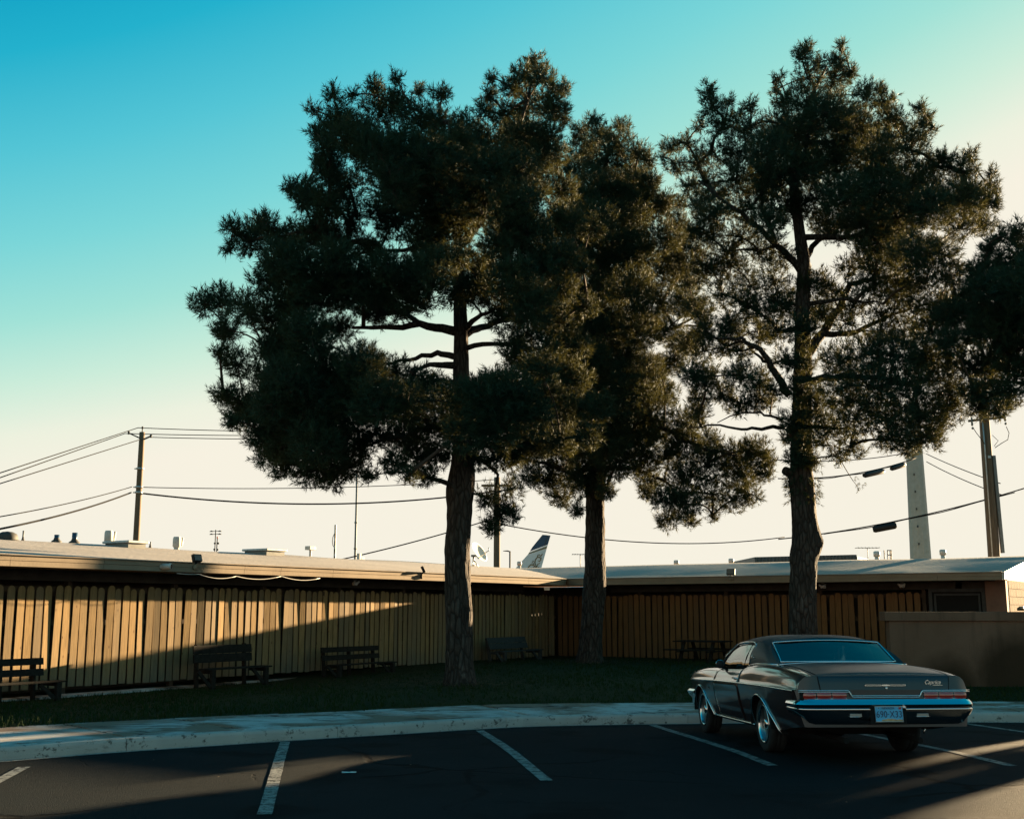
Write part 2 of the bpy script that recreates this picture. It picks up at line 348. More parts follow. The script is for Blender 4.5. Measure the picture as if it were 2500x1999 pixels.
# car
t = NT('car_paint'); v = t.vec('Object'); t.set(color=t.ramp(t.noise(v, 1.5, 3), [(.3, (.018, .006, .005)), (.7, (.024, .008, .0065))]), rough=.32, metal=.0, coat=1.0, coatr=.045, spec=.5)
t.bump(t.noise(t.vec('Object'), 2.2, 2), .05, .02); M['carpaint'] = t.m
t = NT('sky_sheen_paint'); v = t.vec('Object'); t.set(color=t.ramp(t.noise(v, 3, 6), [(.3, (.009, .0085, .011)), (.7, (.013, .012, .015))]), rough=.42, coat=.35, coatr=.28, spec=.5); M['deck_sheen'] = t.m  # maroon paint greyed: the sky's purple-grey reflection is put into the colour
t = NT('vinyl_top'); v = t.vec('Object'); t.set(color=(.012, .013, .014), rough=.5, spec=.4).bump(t.noise(v, 130, 3), .4, .003); M['vinyl'] = t.m
def simple(name, col, rough, metal=0.0, **kw):
    t = NT(name); t.set(color=col, rough=rough, metal=metal, **kw); return t.m
M['chrome'] = simple('chrome', (.60, .60, .60), .07, 1.0)
M['chrome_s'] = simple('brushed_trim', (.68, .68, .67), .2, 1.0)
M['tyre'] = plain('tyre_rubber', (.018, .018, .018), .8, .2, 20)
M['wheelsteel'] = simple('wheel_steel', (.22, .23, .23), .35, .9)
M['cabin'] = plain('cabin_trim', (.018, .016, .015), .6, .2, 10)
M['under'] = plain('underbody', (.010, .010, .010), .9, .2, 10)
def auto_glass(name, ior, tint, wob):
    t = NT(name); g = t.n.new('ShaderNodeBsdfGlossy'); g.inputs['Roughness'].default_value = .012; g.inputs[0].default_value = (.9, .95, .95, 1)
    tb = t.n.new('ShaderNodeBsdfTransparent'); tb.inputs[0].default_value = (*tint, 1); fr = t.n.new('ShaderNodeFresnel'); fr.inputs[0].default_value = ior
    wb = t.n.new('ShaderNodeBump'); wb.inputs['Strength'].default_value = wob; wb.inputs['Distance'].default_value = .03; t.l.new(t.noise(t.vec('Object', (1, 2.2, 1)), 2.4, 1), wb.inputs['Height']); t.l.new(wb.outputs[0], g.inputs['Normal'])
    mx = t.n.new('ShaderNodeMixShader'); t.l.new(fr.outputs[0], mx.inputs[0]); t.l.new(tb.outputs[0], mx.inputs[1]); t.l.new(g.outputs[0], mx.inputs[2]); t.l.new(mx.outputs[0], t.out.inputs[0]); return t.m
M['glass'] = auto_glass('side_glass', 2.5, (.16, .19, .19), .10); M['glass_rear'] = auto_glass('rear_glass', 1.55, (.13, .16, .16), .15)
t = NT('tail_lens'); t.set(color=(.32, .018, .010), rough=.18, coat=1.0, coatr=.05, spec=.6); M['lens'] = t.m
M['plate_blue'] = plain('plate_blue', (.10, .40, .62), .4, .08, 6)
M['plate_ink'] = simple('plate_ink', (.012, .03, .09), .5)
M['plate_ochre'] = plain('plate_ochre', (.45, .30, .16), .5, .35, 18)
M['plate_red'] = simple('plate_red', (.30, .03, .03), .5)
M['plate_frame'] = simple('plate_frame', (.62, .60, .55), .4, .4)
# ================================================================ SETTING: ground, lot, kerb, sidewalk, lawn
def dip(Y):
    t_ = min(1, max(0, (Y - 14.2) / 4.8)); return -.13 * (t_ * .7 + .3 * t_ * t_ * (3 - 2 * t_))
def gk(px, py):
    z = 0.0
    for _ in range(8): q = G(px, py, z); z = dip(q.y)
    return (q.x, q.y)
KP = [(-34, -12.5), (-20, 0.6), (-12, 7.6), (-8.7, 11.1)] + [gk(0, 1857), gk(376, 1828), gk(900, 1795), gk(1334, 1771), gk(1620, 1766.5), gk(2000, 1763.5), gk(2343, 1762)] + [(12, 19.25), (26, 19.2), (46, 19.0)]
kf = cur(KP)
xs = np.concatenate([np.linspace(-34, -9, 40), np.linspace(-8.8, 9, 150), np.linspace(9.4, 46, 40)])
kerb = [Vector((x, kf(x), 0)) for x in xs]
acc = [0.0]
for a, b in zip(kerb, kerb[1:]): acc.append(acc[-1] + (b - a).length)
acc = np.array(acc); kx = np.array([p.x for p in kerb]); ky = np.array([p.y for p in kerb])
def K(s, off=0.0):
    """point s metres along the kerb base line, off metres behind it"""
    x, y = np.interp(s, acc, kx), np.interp(s, acc, ky); e = .25
    d = Vector((np.interp(s + e, acc, kx) - np.interp(s - e, acc, kx), np.interp(s + e, acc, ky) - np.interp(s - e, acc, ky), 0)).normalized()
    return Vector((x, y, 0)) + Vector((-d.y, d.x, 0)) * off
S_END = acc[-1]
def s_at_px(px, off, z):
    best = min(np.arange(0, S_END, .04), key=lambda s: abs((lambda q: CX + F_PX * (q.x / (q.y * cp + (z - EYE) * sp_)) if q.y > 1 else 1e9)(K(s, off)) - px))
    return float(best)
def walk_z(s): return dip(K(s).y) + .15
def lawn_z(x, y, wz): return wz + (.155 - wz) * smoothstep(0, 3.5, y - kf(x) - 2.0) + .14 * smoothstep(23, 31.5, y)

g = MB(); g.add([(-2500, -2500, -.45), (2500, -2500, -.45), (2500, 2500, -.45), (-2500, 2500, -.45)], [(0, 1, 2, 3)])
g.obj('ground', M['dirt'], kind='structure')
lot = MB(); rows = []
for x in xs:
    yk = kf(x) + .03; ys = [-34.0, -20, -8] + list(np.linspace(min(0, yk - 2), yk, 46)) if yk > 2 else list(np.linspace(-34, yk, 49))
    rows.append([Vector((x, y, dip(y) + .012 * noise.noise(Vector((x * .25, y * .25, 3))))) for y in ys])
lot.grid(rows, smooth=True)
LOT = lot.obj('parking_lot', M['asphalt'], kind='structure')
def lotz(x, y): return dip(y) + .012 * noise.noise(Vector((x * .25, y * .25, 3)))
def stripe(a, b, w, name='parking_line'):
    a, b = Vector(a), Vector(b); d = (b - a); L = d.length; d.normalize(); n = Vector((-d.y, d.x, 0)); m = MB(); rows = []
    k = 26
    for i in range(k + 1):
        p = a + d * (L * i / k); r = []
        for j in (-1, -.33, .33, 1):
            e = .006 * noise.noise(Vector((p.x * 9, p.y * 9, j))) if abs(j) == 1 else 0
            q = p + n * (w / 2 * j + e); r.append(Vector((q.x, q.y, lotz(q.x, q.y) + .006)))
        rows.append(r)
    m.grid(rows); return m.obj(name, M['paint'], LOT)
def gp(px, py, z=0.0):
    for _ in range(6): q = G(px, py, z); z = lotz(q.x, q.y)
    return (q.x, q.y, 0)
stripe(gp(696, 1811), gp(646, 1988), .125)
stripe(gp(1171, 1783, -.02), gp(1335, 1906), .125)
q1 = gp(1594, 1770, -.07); q2 = gp(1886, 1869); stripe(q1, q2, .125)
stripe((q1[0] + 2.55, q1[1] + .35, 0), (q2[0] + 2.6, q2[1] - .1, 0), .125)
stripe((-5.3, 12.95, 0), (-4.55, 8.3, 0), .125); stripe((q1[0] + 5.1, q1[1] + .4, 0), (q2[0] + 5.2, q2[1] - .1, 0), .125)
m = MB(); rows = []
for s in np.arange(8, S_END - 8, .5):
    r = []
    for o in (-.13, -.09, -.05):
        q = K(s, o + .012 * noise.noise(Vector((s * .8, o, 1)))); r.append(Vector((q.x, q.y, lotz(q.x, q.y) + .005)))
    rows.append(r)
m.grid(rows); m.obj('gutter_seam', M['gutter'], LOT)

# kerb in cast lengths, sidewalk in slabs
KERB = empty('kerb', kind='structure'); WALK = empty('sidewalk', kind='structure')
s0 = s_at_px(311, 0, .15); ks = [s0 + 3.05 * i for i in range(-5, 9)]
kprof = [(0.0, -.12), (0.0, .05), (.004, .11), (.018, .142), (.045, .153), (.15, .155), (.15, -.12)]
def sweep(mb, sa, sb, prof, step=.28, jit=.0):
    n = max(2, int((sb - sa) / step) + 1); rows = []
    for i in range(n):
        s = sa + (sb - sa) * i / (n - 1); zz = dip(K(s).y); r = []
        for (o, z) in prof:
            q = K(s, o); e = jit * noise.noise(Vector((s * 3, o * 9, z * 9))); r.append(Vector((q.x - e, q.y - e, zz + z)))
        rows.append(r)
    mb.grid(rows, smooth=False); k = len(prof); b = len(mb.v) - n * k
    mb.f.append(tuple(b + j for j in range(k))); mb.m.append(0); mb.sm.append(False)
    mb.f.append(tuple(b + (n - 1) * k + j for j in range(k))[::-1]); mb.m.append(0); mb.sm.append(False)
for a, b in zip(ks, ks[1:]):
    m = MB(); sweep(m, a + .004, b - .004, kprof, jit=.008); m.obj('kerb_section', M['kerb'], KERB)
sl0 = s_at_px(599, .15, .15); sb_ = [sl0 + 1.63 * i for i in range(-8, 14)]
for i, (a, b) in enumerate(zip(sb_, sb_[1:])):
    m = MB(); t_ = .004 * ((i * 7) % 3 - 1); sweep(m, a + .017, b - .017, [(.157, -.1), (.157, .146 + t_), (.17, .155 + t_), (2.18, .165 + t_), (2.2, .155 + t_), (2.2, -.1)], .37); m.obj('slab', M['walk'], WALK)
# plain continuation outside the picture
for (a, b) in ((1, ks[0]), (ks[-1], S_END - 1)):
    m = MB(); sweep(m, a, b - .004, kprof, 1.5); m.obj('kerb_section', M['kerb'], KERB)
for (a, b) in ((1, sb_[0]), (sb_[-1], S_END - 1)):
    m = MB(); sweep(m, a, b - .006, [(.157, -.1), (.157, .155), (2.2, .165), (2.2, -.1)], 1.5); m.obj('slab', M['walk'], WALK)

lawn = MB(); rows = []
for s in np.linspace(2, S_END - 2, 150):
    r = []; wz = walk_z(s)
    for o in np.concatenate([[2.2], np.linspace(2.23, 30, 46)]):
        q = K(s, o); z = lawn_z(q.x, q.y, wz) + (.02 * noise.noise(Vector((q.x * .6, q.y * .6, 0))) if o > 2.5 else 0) - (.12 if o == 2.2 else 0)
        r.append(Vector((q.x, q.y, z)))
    rows.append(r)
lawn.grid(rows); lawn.obj('lawn', M['soil'], kind='structure')

# ================================================================ the long low building and its cedar fences
AZ = R(32.8); DL = Vector((math.sin(AZ), math.cos(AZ), 0)); DR = Vector((math.cos(AZ), -math.sin(AZ), 0)); NL = DR.copy(); NR = -DL
C0 = G(1360, 1599, .30); C0.z = 0
CF = C0 + .9 * (NL + NR)
ZE0, ZE1, RISE, RUN = 2.40, 2.575, .60, 5.2
LEFT_LEN, RIGHT_LEN = 34.0, 0.0
def hit(px, base, d, z=2.4):
    """distance along base + d*t where the vertical plane through photo column px crosses"""
    k = ray(px, 1440); k = k.x / k.y
    return (k * base.y - base.x) / (d.x - k * d.y)
RIGHT_LEN = hit(2417, CF, DR)
B = empty('long_low_building', (CF.x, CF.y, 0), label='long low flat-roofed building with beige fascia wrapping around the lawn', cat='building')
def W(la, lb, z):
    """left-wing frame: la metres back along the left wing from the corner, lb metres behind its fascia; local to the building"""
    q = -DL * la - NL * lb; return Vector((q.x, q.y, z))
def W2(ra, rb, z):
    q = DR * ra - NR * rb; return Vector((q.x, q.y, z))
def slab(fr, a0, a1, b0, b1, z00, z01, th):
    """sloped slab in a wing frame: z00 at b0, z01 at b1"""
    v = [fr(a0, b0, z00), fr(a1, b0, z00), fr(a1, b1, z01), fr(a0, b1, z01)]; lo = [p - Vector((0, 0, th)) for p in v]
    return v + lo, [(0, 1, 2, 3), (7, 6, 5, 4), (0, 4, 5, 1), (1, 5, 6, 2), (2, 6, 7, 3), (3, 7, 4, 0)]
def roofgrid(fr, a0, a1, sgn, name):
    m = MB(); na = int(abs(a1 - a0) / .8); rows = []
    for i in range(na + 1):
        a = a0 + (a1 - a0) * i / na; r = []
        for j, b in enumerate((-.05, .0, .6, 1.4, 2.4, 3.6, 4.5, 4.95, 5.2, 5.45, 7, 8.8, 10.4)):
            z = ZE1 + .012 + RISE * (1 - abs(b - RUN) / RUN) - (.05 if 5.1 < b < 5.3 else 0) + .028 * noise.noise(Vector((a * .35, b * .5, sgn * 5))) * (b > .1)
            r.append(fr(a, b, z))
        rows.append(r)
    m.grid(rows); k = 13
    return m.obj(name, M['roof'], B)
roofgrid(W, -10.4, LEFT_LEN, 1, 'roof'); roofgrid(W2, -10.4, RIGHT_LEN + .35, 2, 'roof')
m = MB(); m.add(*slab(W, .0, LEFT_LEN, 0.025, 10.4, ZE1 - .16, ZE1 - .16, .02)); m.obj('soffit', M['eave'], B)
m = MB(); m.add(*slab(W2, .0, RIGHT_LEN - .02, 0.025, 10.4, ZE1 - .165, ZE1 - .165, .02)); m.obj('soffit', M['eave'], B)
# fascia: two planks high with butt joints, one run per board length
def fascia(fr, cuts):
    for a, b in zip(cuts, cuts[1:]):
        m = MB(); e = .003
        for (z0, z1, o) in ((ZE0, ZE0 + .095, .0), (ZE0 + .097, ZE1, -.012)):
            v = [fr(x, y, z) for z in (z0, z1) for y in (o, .04) for x in (a + e, b - e)]
            m.add(v, [(0, 2, 3, 1), (4, 5, 7, 6), (0, 1, 5, 4), (1, 3, 7, 5), (3, 2, 6, 7), (2, 0, 4, 6)])
        m.add([fr(x, y, z) for z in (ZE1 + .002, ZE1 + .022) for y in (-.03, .03) for x in (a, b)], [(0, 2, 3, 1), (4, 5, 7, 6), (0, 1, 5, 4), (1, 3, 7, 5), (3, 2, 6, 7), (2, 0, 4, 6)])
        m.obj('fascia_board', M['fascia'], B)
lc = [-hit(px, CF, DL) for px in (1290, 1083, 812, 684, 595, 490, 250, 20)]
fascia(W, [0.045] + lc + [lc[-1] + 4.5, LEFT_LEN]); fascia(W2, [0.003] + [hit(px, CF, DR) for px in (1620, 1850, 2100, 2290)] + [RIGHT_LEN + .3])
# dark walls under the eaves, set back behind the fences
WB = .9 + 1.15
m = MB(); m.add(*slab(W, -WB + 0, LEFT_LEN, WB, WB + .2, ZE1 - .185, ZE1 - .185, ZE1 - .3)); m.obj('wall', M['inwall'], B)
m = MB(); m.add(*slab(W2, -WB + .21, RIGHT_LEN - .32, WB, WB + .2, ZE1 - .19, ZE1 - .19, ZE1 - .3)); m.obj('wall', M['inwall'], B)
# beams just behind the fence tops
m = MB(); m.add(*slab(W, .95, LEFT_LEN, .96, 1.06, ZE0 + .0, ZE0 + .0, .20)); m.obj('beam', M['eave'], B)
rw_a = hit(2258, C0, DR)
m = MB(); m.add(*slab(W2, .95, RIGHT_LEN - 1.0, .96, 1.06, ZE0 - .003, ZE0 - .003, .20)); m.obj('beam', M['eave'], B)
# right end: dark window, plaster pier, block gable wall
pb_end = RIGHT_LEN - .15
wa, wb2 = hit(2266, CF + NR * -.95, DR), hit(2405, CF + NR * -.95, DR)
fr_ = MB()
for (a0, a1, z0, z1) in ((wa, wb2, 2.13, 2.21), (wa, wb2, .95, 1.03), (wa, wa + .09, 1.032, 2.128), (wb2 - .09, wb2, 1.032, 2.128)):
    fr_.add(*slab(W2, a0, a1, .93, 1.01, z1, z1, z1 - z0))
win = fr_.obj('window', M['dkgrey'], B)
sash = MB()
for (a0, a1, z0, z1) in ((wa + .13, wb2 - .13, 2.04, 2.09), (wa + .13, wb2 - .13, 1.07, 1.12), (wa + .13, wa + .18, 1.122, 2.038), (wb2 - .18, wb2 - .13, 1.122, 2.038)):
    sash.add(*slab(W2, a0, a1, .96, .99, z1, z1, z1 - z0))
sash.obj('sash', M['dkgrey'], win)
m = MB(); m.add(*slab(W2, wa + .05, wb2 - .05, .995, 1.005, 2.15, 2.15, 1.15)); m.obj('pane', M['glass_dark'], win)
m = MB(); m.add(*slab(W2, wa, wb2, .95, 1.1, .945, .945, .8)); m.obj('wall', M['plaster'], B)
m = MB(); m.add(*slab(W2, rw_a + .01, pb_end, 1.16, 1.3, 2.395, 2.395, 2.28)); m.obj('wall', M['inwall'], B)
m = MB(); m.add(*slab(W2, rw_a + .01, wb2 + .01, .935, 1.05, 2.392, 2.392, .18)); m.obj('lintel', M['eave'], B)
pa = hit(2405, CF + NR * -.85, DR) + .004; pb = RIGHT_LEN + .22
m = MB(); m.add(*slab(W2, pa, pb, .84, 1.15, 2.405, 2.405, 2.25)); m.obj('pier', M['plaster'], B)
# gable wall of concrete block, seen along its sunlit face: each block proud of recessed mortar
gx = RIGHT_LEN + .23
m = MB(); m.add(*slab(W2, gx - .2, gx - .012, 1.152, 10.2, 2.41, 2.41, 2.3)); gw = m.obj('gable_wall', M['mortar'], B)
blk = MB(); e = .005; blk.box(e, .40 - e, 0, .016, e, .20 - e); blkme = blk.mesh('block', M['block'])
half = MB(); half.box(e, .20 - e, 0, .016, e, .20 - e); halfme = half.mesh('block', M['block'])
o0 = W2(gx - .012, 1.155, .2); angB = math.atan2(DL.y, DL.x)
for r in range(11):
    x = 0.0; first = True
    while x < 7.0:
        me = halfme if (first and r % 2) else blkme; w = .20 if me is halfme else .40; first = False
        p = o0 + DL * x + Vector((0, 0, .20 * r + .006)); jit = random.uniform(-.002, .002)
        link('block', me, gw, p + NL * jit, (0, 0, angB)).matrix_local = Matrix.Translation(p + NL * (.0 + jit)) @ Matrix(((DL.x, NL.x, 0, 0), (DL.y, NL.y, 0, 0), (0, 0, 1, 0), (0, 0, 0, 1)))
        x += w
# bright rake board and gable infill
m = MB()
def gz(b): return ZE1 + RISE * (1 - abs(b - RUN) / RUN)
v = []
for (d, dz) in ((.36, -.17), (.36, .012), (.30, .012), (.30, -.17)):
    for b in (0.0, RUN, 10.4): v.append(W2(RIGHT_LEN + d, b, gz(b) + dz))
m.add(v, [(i * 3 + j, i * 3 + j + 1, ((i + 1) % 4) * 3 + j + 1, ((i + 1) % 4) * 3 + j) for i in range(4) for j in range(2)] + [(0, 3, 6, 9), (2, 11, 8, 5)])
m.obj('rake_board', M['white_metal'], B)
m = MB(); v = [W2(gx + d, b, z) for d in (-.05, -.02) for (b, z) in ((1.16, 2.415), (10.2, 2.415), (10.2, gz(10.2) - .03), (RUN, gz(RUN) - .03), (1.16, gz(1.16) - .03))]
m.add(v, [(0, 1, 2, 3, 4), (9, 8, 7, 6, 5)] + [(i, 5 + i, 5 + (i + 1) % 5, (i + 1) % 5) for i in range(5)]); m.obj('gable_panel', M['fascia'], B)
m = MB(); p = W2(gx + .02, 2.55, 1.74); m.bar(p, p + DL * 1.1, .14, .06); m.obj('ledge', M['white_metal'], B)

# fences
def board_mesh(i, w, h, mat):
    r = .022; hw = w / 2; a = random.uniform(-.004, .004)
    ol = [(-hw, 0), (hw, 0), (hw + a, h - .075), (hw - .012 + a, h - .032), (hw - .042 + a, h - .006), (0 + a, h), (-hw + .042 + a, h - .006), (-hw + .012 + a, h - .032), (-hw + a, h - .075)]
    m = MB(); m.prism(ol, .013); return m.mesh('board', mat)
def make_fence(name, label, ang, x0, x1, zb, mat, seed, pitch=.189, holes=()):
    rnd = random.Random(seed); F = empty(name, (C0.x, C0.y, 0), ang, label=label, cat='fence', group='cedar board fences')
    mes = [board_mesh(i, .141 + .004 * (i % 4), 1.805 + .018 * ((i * 5) % 4 - 1), mat) for i in range(8)]
    x = x0 + .08
    while x < x1 - .06:
        lean = rnd.gauss(0, .0045); tw = rnd.gauss(0, .06)
        if rnd.random() < .06: lean += rnd.choice((-1, 1)) * .018
        o = link('board', rnd.choice(mes), F, (x + rnd.uniform(-.006, .006), rnd.uniform(-.004, .006), zb(x) + rnd.uniform(-.012, .012)), (rnd.gauss(0, .006), lean, tw))
        x += pitch + rnd.uniform(-.005, .005)
    for z in (.55, 1.15, 1.75):
        m = MB(); m.box(x0, x1, .026, .064, zb(0) + z - .045, zb(0) + z + .045); m.obj('rail', M['rail'], F)
    k = int((x1 - x0) / 2.4)
    for i in range(k + 1):
        m = MB(); px_ = x0 + .05 + (x1 - x0 - .1) * i / k; m.box(px_ - .045, px_ + .045, .066, .156, .05, 2.19); m.obj('post', M['rail'], F)
    return F
LF = make_fence('board_fence', 'long weathered tan cedar fence along the left wing, half sunlit', math.atan2(DL.y, DL.x), -27.5, -.02, lambda x: .30, M['cedar'], 3)
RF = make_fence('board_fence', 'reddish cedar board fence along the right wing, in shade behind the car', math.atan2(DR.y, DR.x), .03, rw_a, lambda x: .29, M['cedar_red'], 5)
m = MB(); m.add([q for q in []], [])
# concrete mow strip under the left fence
m = MB(); v = []
ms = [(-27.5, .0), (-.3, .0)]
for (x, _) in ms:
    for (o, z) in ((.36, -.1), (.36, .185), (.14, .20), (.14, -.1)):
        q = C0 + DL * x + NL * o; v.append((q.x, q.y, z))
m.add(v, [(0, 1, 5, 4), (1, 2, 6, 5), (2, 3, 7, 6), (0, 4, 7, 3), (0, 3, 2, 1), (4, 5, 6, 7)]); m.obj('concrete_strip', M['walk'], kind='structure')

# low stucco wall on the right
WX0 = P(2160, 1500, 24).x; WLEN = 6.7
SW = empty('stucco_wall', (WX0, 24.0, 0), label='low tan stucco wall with flat cap and painted-in soft shadows behind the car', cat='wall')
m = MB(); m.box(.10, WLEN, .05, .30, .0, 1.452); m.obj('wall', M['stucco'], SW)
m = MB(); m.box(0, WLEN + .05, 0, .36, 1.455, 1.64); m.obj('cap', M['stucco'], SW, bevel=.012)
# unseen shed, post and pier added right of view to cast shadow bands
rzS = math.atan2(DR.y, DR.x); sunx = lambda o, y=30: (o + y * math.sin(SUN_AZ)) / math.cos(SUN_AZ)
ST = empty('shade_shed', (sunx(-8.95), 30, -.1), rzS, label='unseen tall tan stucco shed added to shade the lot', cat='shed')
m = MB(); m.box(0, 2.95, 0, 4, 0, 3.6); m.obj('wall', M['stucco'], ST)  # wall of the unseen shade shed
m = MB(); m.box(-.1, 3.05, -.1, 4.1, 3.602, 3.8); m.obj('shade_parapet', M['fascia'], ST)
m = MB(); m.box(.5, 1.5, -.04, .02, .1, 2.2); wd = m.obj('door', M['grey_metal'], ST); m = MB(); m.tube([(.6, -.05, 1.1), (.6, -.09, 1.1), (.7, -.09, 1.1)], .015, 6); m.obj('handle', M['galv'], wd)  # door of the unseen shade shed
LPT = empty('unseen_post', (sunx(-5.67), 30, -.3), label='unseen grey lamp post placed for its thin shadow on the lot', cat='street lamp')
m = MB(); m.tube([(0, 0, 0), (0, 0, 6.2)], [.10, .08], 12); m.obj('post', M['grey_metal'], LPT); m = MB(); m.box(-.7, .1, -.12, .12, 6.2, 6.32); m.obj('lamp_head', M['dkgrey'], LPT)  # post and head of the unseen shadow post
CT = empty('shade_pier', (sunx(-5.03), 30, -.3), rzS, label='unseen tall tan pier added to cast a shadow band on the lot', cat='shadow caster')
m = MB(); m.box(0, .55, 0, .9, 0, 3.75); m.obj('shaft', M['stucco'], CT, bevel=.01); m = MB(); m.box(-.05, .60, -.05, .95, 3.753, 3.9); m.obj('cap', M['fascia'], CT)  # shaft and cap of the unseen shade pier
# back walls of the long building
m = MB(); m.add(*slab(W, -10, LEFT_LEN, 10.0, 10.2, 2.45, 2.45, 2.4)); m.obj('wall', M['plaster'], B)
m = MB(); m.add(*slab(W2, -10, RIGHT_LEN - .05, 10.0, 10.2, 2.45, 2.45, 2.4)); m.obj('wall', M['plaster'], B)
# ================================================================ grass
gr = []
def in_lawn(x, y):
    q = Vector((x, y, 0)) - C0
    return q.dot(NL) > .40 and q.dot(NR) > .12 and y < 33
pts = []
for s in np.arange(12, S_END - 20, .085):
    wz = walk_z(s)
    for o in np.arange(2.2, 16.5, .10):
        if rng.random() < .62 - .025 * (o - 2.2):
            q = K(s + rng.uniform(-.05, .05), o + rng.uniform(-.05, .05))
            if abs(q.x / max(q.y, 1)) < .52 and in_lawn(q.x, q.y) and not (q.y > 23.8 and q.x > 7.6): pts.append((q.x, q.y, lawn_z(q.x, q.y, wz)))
pts = np.array(pts); n = len(pts); nb = 3
base = np.repeat(pts, nb, 0) + np.c_[rng.normal(0, .03, (n * nb, 2)), np.zeros(n * nb)]
h = rng.uniform(.035, .085, n * nb) * (1 + .5 * np.sin(base[:, 0] * 1.7) * np.sin(base[:, 1] * 1.3)); a = rng.uniform(0, 6.283, n * nb)
dv = np.c_[np.cos(a), np.sin(a), np.zeros(n * nb)]; lean = np.c_[rng.normal(0, .03, (n * nb, 2)), h]
tri = np.empty((n * nb, 3, 3)); tri[:, 0] = base - dv * .012; tri[:, 1] = base + dv * .012; tri[:, 2] = base + lean; tri[:, :2, 2] -= .02
o = link('grass', np_mesh('grass', tri.reshape(-1, 3), 3, M['grass'])); tag(o, kind='stuff')
print('grass tris', n * nb)

# ================================================================ benches
def bench(name, label, px, off, tilt_gap, rz, L=1.62, table=False, grey=False, z0=.155, zs=.8):
    """faces the lawn; local x along the bench, -y to the front"""
    nn_, dd_ = (NR, DR) if table else (NL, DL); bb_ = C0 + nn_ * off; q = bb_ + dd_ * hit(px, bb_, dd_); mat = M['bench_grey'] if grey else M['bench']
    T = empty(name, (q.x, q.y, z0), rz, label=label, cat='picnic table' if table else 'bench', group=None if table else 'timber benches along the fence')
    h = L / 2; T.scale = (1, 1, zs)
    if table:
        for i, y in enumerate((-.34, -.17, 0, .17, .34)):
            m = MB(); m.box(-h, h, y - .078, y + .078, .66, .70); m.obj('tabletop_plank', mat, T, bevel=.004)
        for sgn in (-1, 1):
            for y in (-.72, ):
                pass
        for y in (-.66, .66):
            m = MB(); m.box(-h - .12 * (y < 0), h - .12 * (y < 0), y - .12, y + .12, .40, .44); m.obj('seat', mat, T, bevel=.004)
        for x in (-h + .28, h - .28):
            m = MB(); m.bar((x, -.28, .655), (x, -.62, -.02), .045, .09, up=(1, 0, 0)); m.obj('leg', mat, T)
            m = MB(); m.bar((x, .28, .655), (x, .62, -.02), .045, .09, up=(1, 0, 0)); m.obj('leg', mat, T)
            m = MB(); m.bar((x + .05, -.78, .37), (x + .05, .78, .37), .04, .09, up=(1, 0, 0)); m.obj('crossbar', mat, T)
        return T
    for y in (-.36, -.22):
        m = MB(); m.box(-h, h + .18, y - .065, y + .065, .415, .45); m.obj('seat_slat', mat, T, bevel=.004)
    gap = .09 if tilt_gap == 1 else .012
    zb0 = .56 if tilt_gap != 2 else .50
    lean = .05 if tilt_gap != 2 else .16
    z = zb0
    for i in range(2):
        z1 = z + (.155 if tilt_gap == 1 else .185); m = MB()
        y0 = -.02 + lean * (z - .5) * 2; y1 = -.02 + lean * (z1 - .5) * 2
        m.bar((0, 0, 0), (1, 0, 0), .01, .01) if False else None
        v = [Vector((x, y + d, zz)) for (y, zz) in ((y0, z), (y1, z1)) for d in (0, .034) for x in (-h, h)]
        m.add(v, [(0, 2, 3, 1), (4, 5, 7, 6), (0, 1, 5, 4), (1, 3, 7, 5), (3, 2, 6, 7), (2, 0, 4, 6)]); m.obj('back_slat', mat, T)
        z = z1 + gap
    for x in (-h + .14, h - .14, ) + ((0.0,) if tilt_gap == 1 else ()):
        m = MB(); m.bar((x, .05, -.02), (x, .06 + lean * .8, zb0 + .40 if tilt_gap != 2 else .86), .085, .045, up=(1, 0, 0)); m.obj('back_post', mat, T)
    for x in (-h + .14, h + .02):
        m = MB(); m.box(x - .045, x + .045, -.44, -.36, -.02, .414); m.obj('leg', mat, T)
        m = MB(); m.box(x - .022, x + .022, -.355, .06, .33, .413); m.obj('seat_bearer', mat, T)
        m = MB(); m.bar((x - .06, -.40, .06), (x - .34, -.36, .40), .04, .07); m.obj('brace', mat, T)
    return T
rzL = math.atan2(DL.y, DL.x); rzR = math.atan2(DR.y, DR.x)
bench('park_bench', 'dark slatted bench at the left edge of the lawn, nearest the sidewalk', 22, .55, 1, rzL, 1.55, zs=.74)
bench('park_bench', 'dark bench with solid back panel just below the slanting shadow edge', 553, .62, 0, rzL, 1.56, zs=.88)
bench('park_bench', 'dark long slatted bench left of the front pine trunk', 862, .62, 1, rzL, 2.0, zs=.72)
bench('park_bench', 'blue-grey bench with tilted back between the two pine trunks', 1243, .66, 2, rzL, 1.95, grey=True, z0=.22, zs=.8)
bench('picnic_table', 'small dark picnic table with benches by the right fence, behind the parked car', 1712, 1.3, 0, rzR, 1.42, table=True, z0=.26, zs=.84)

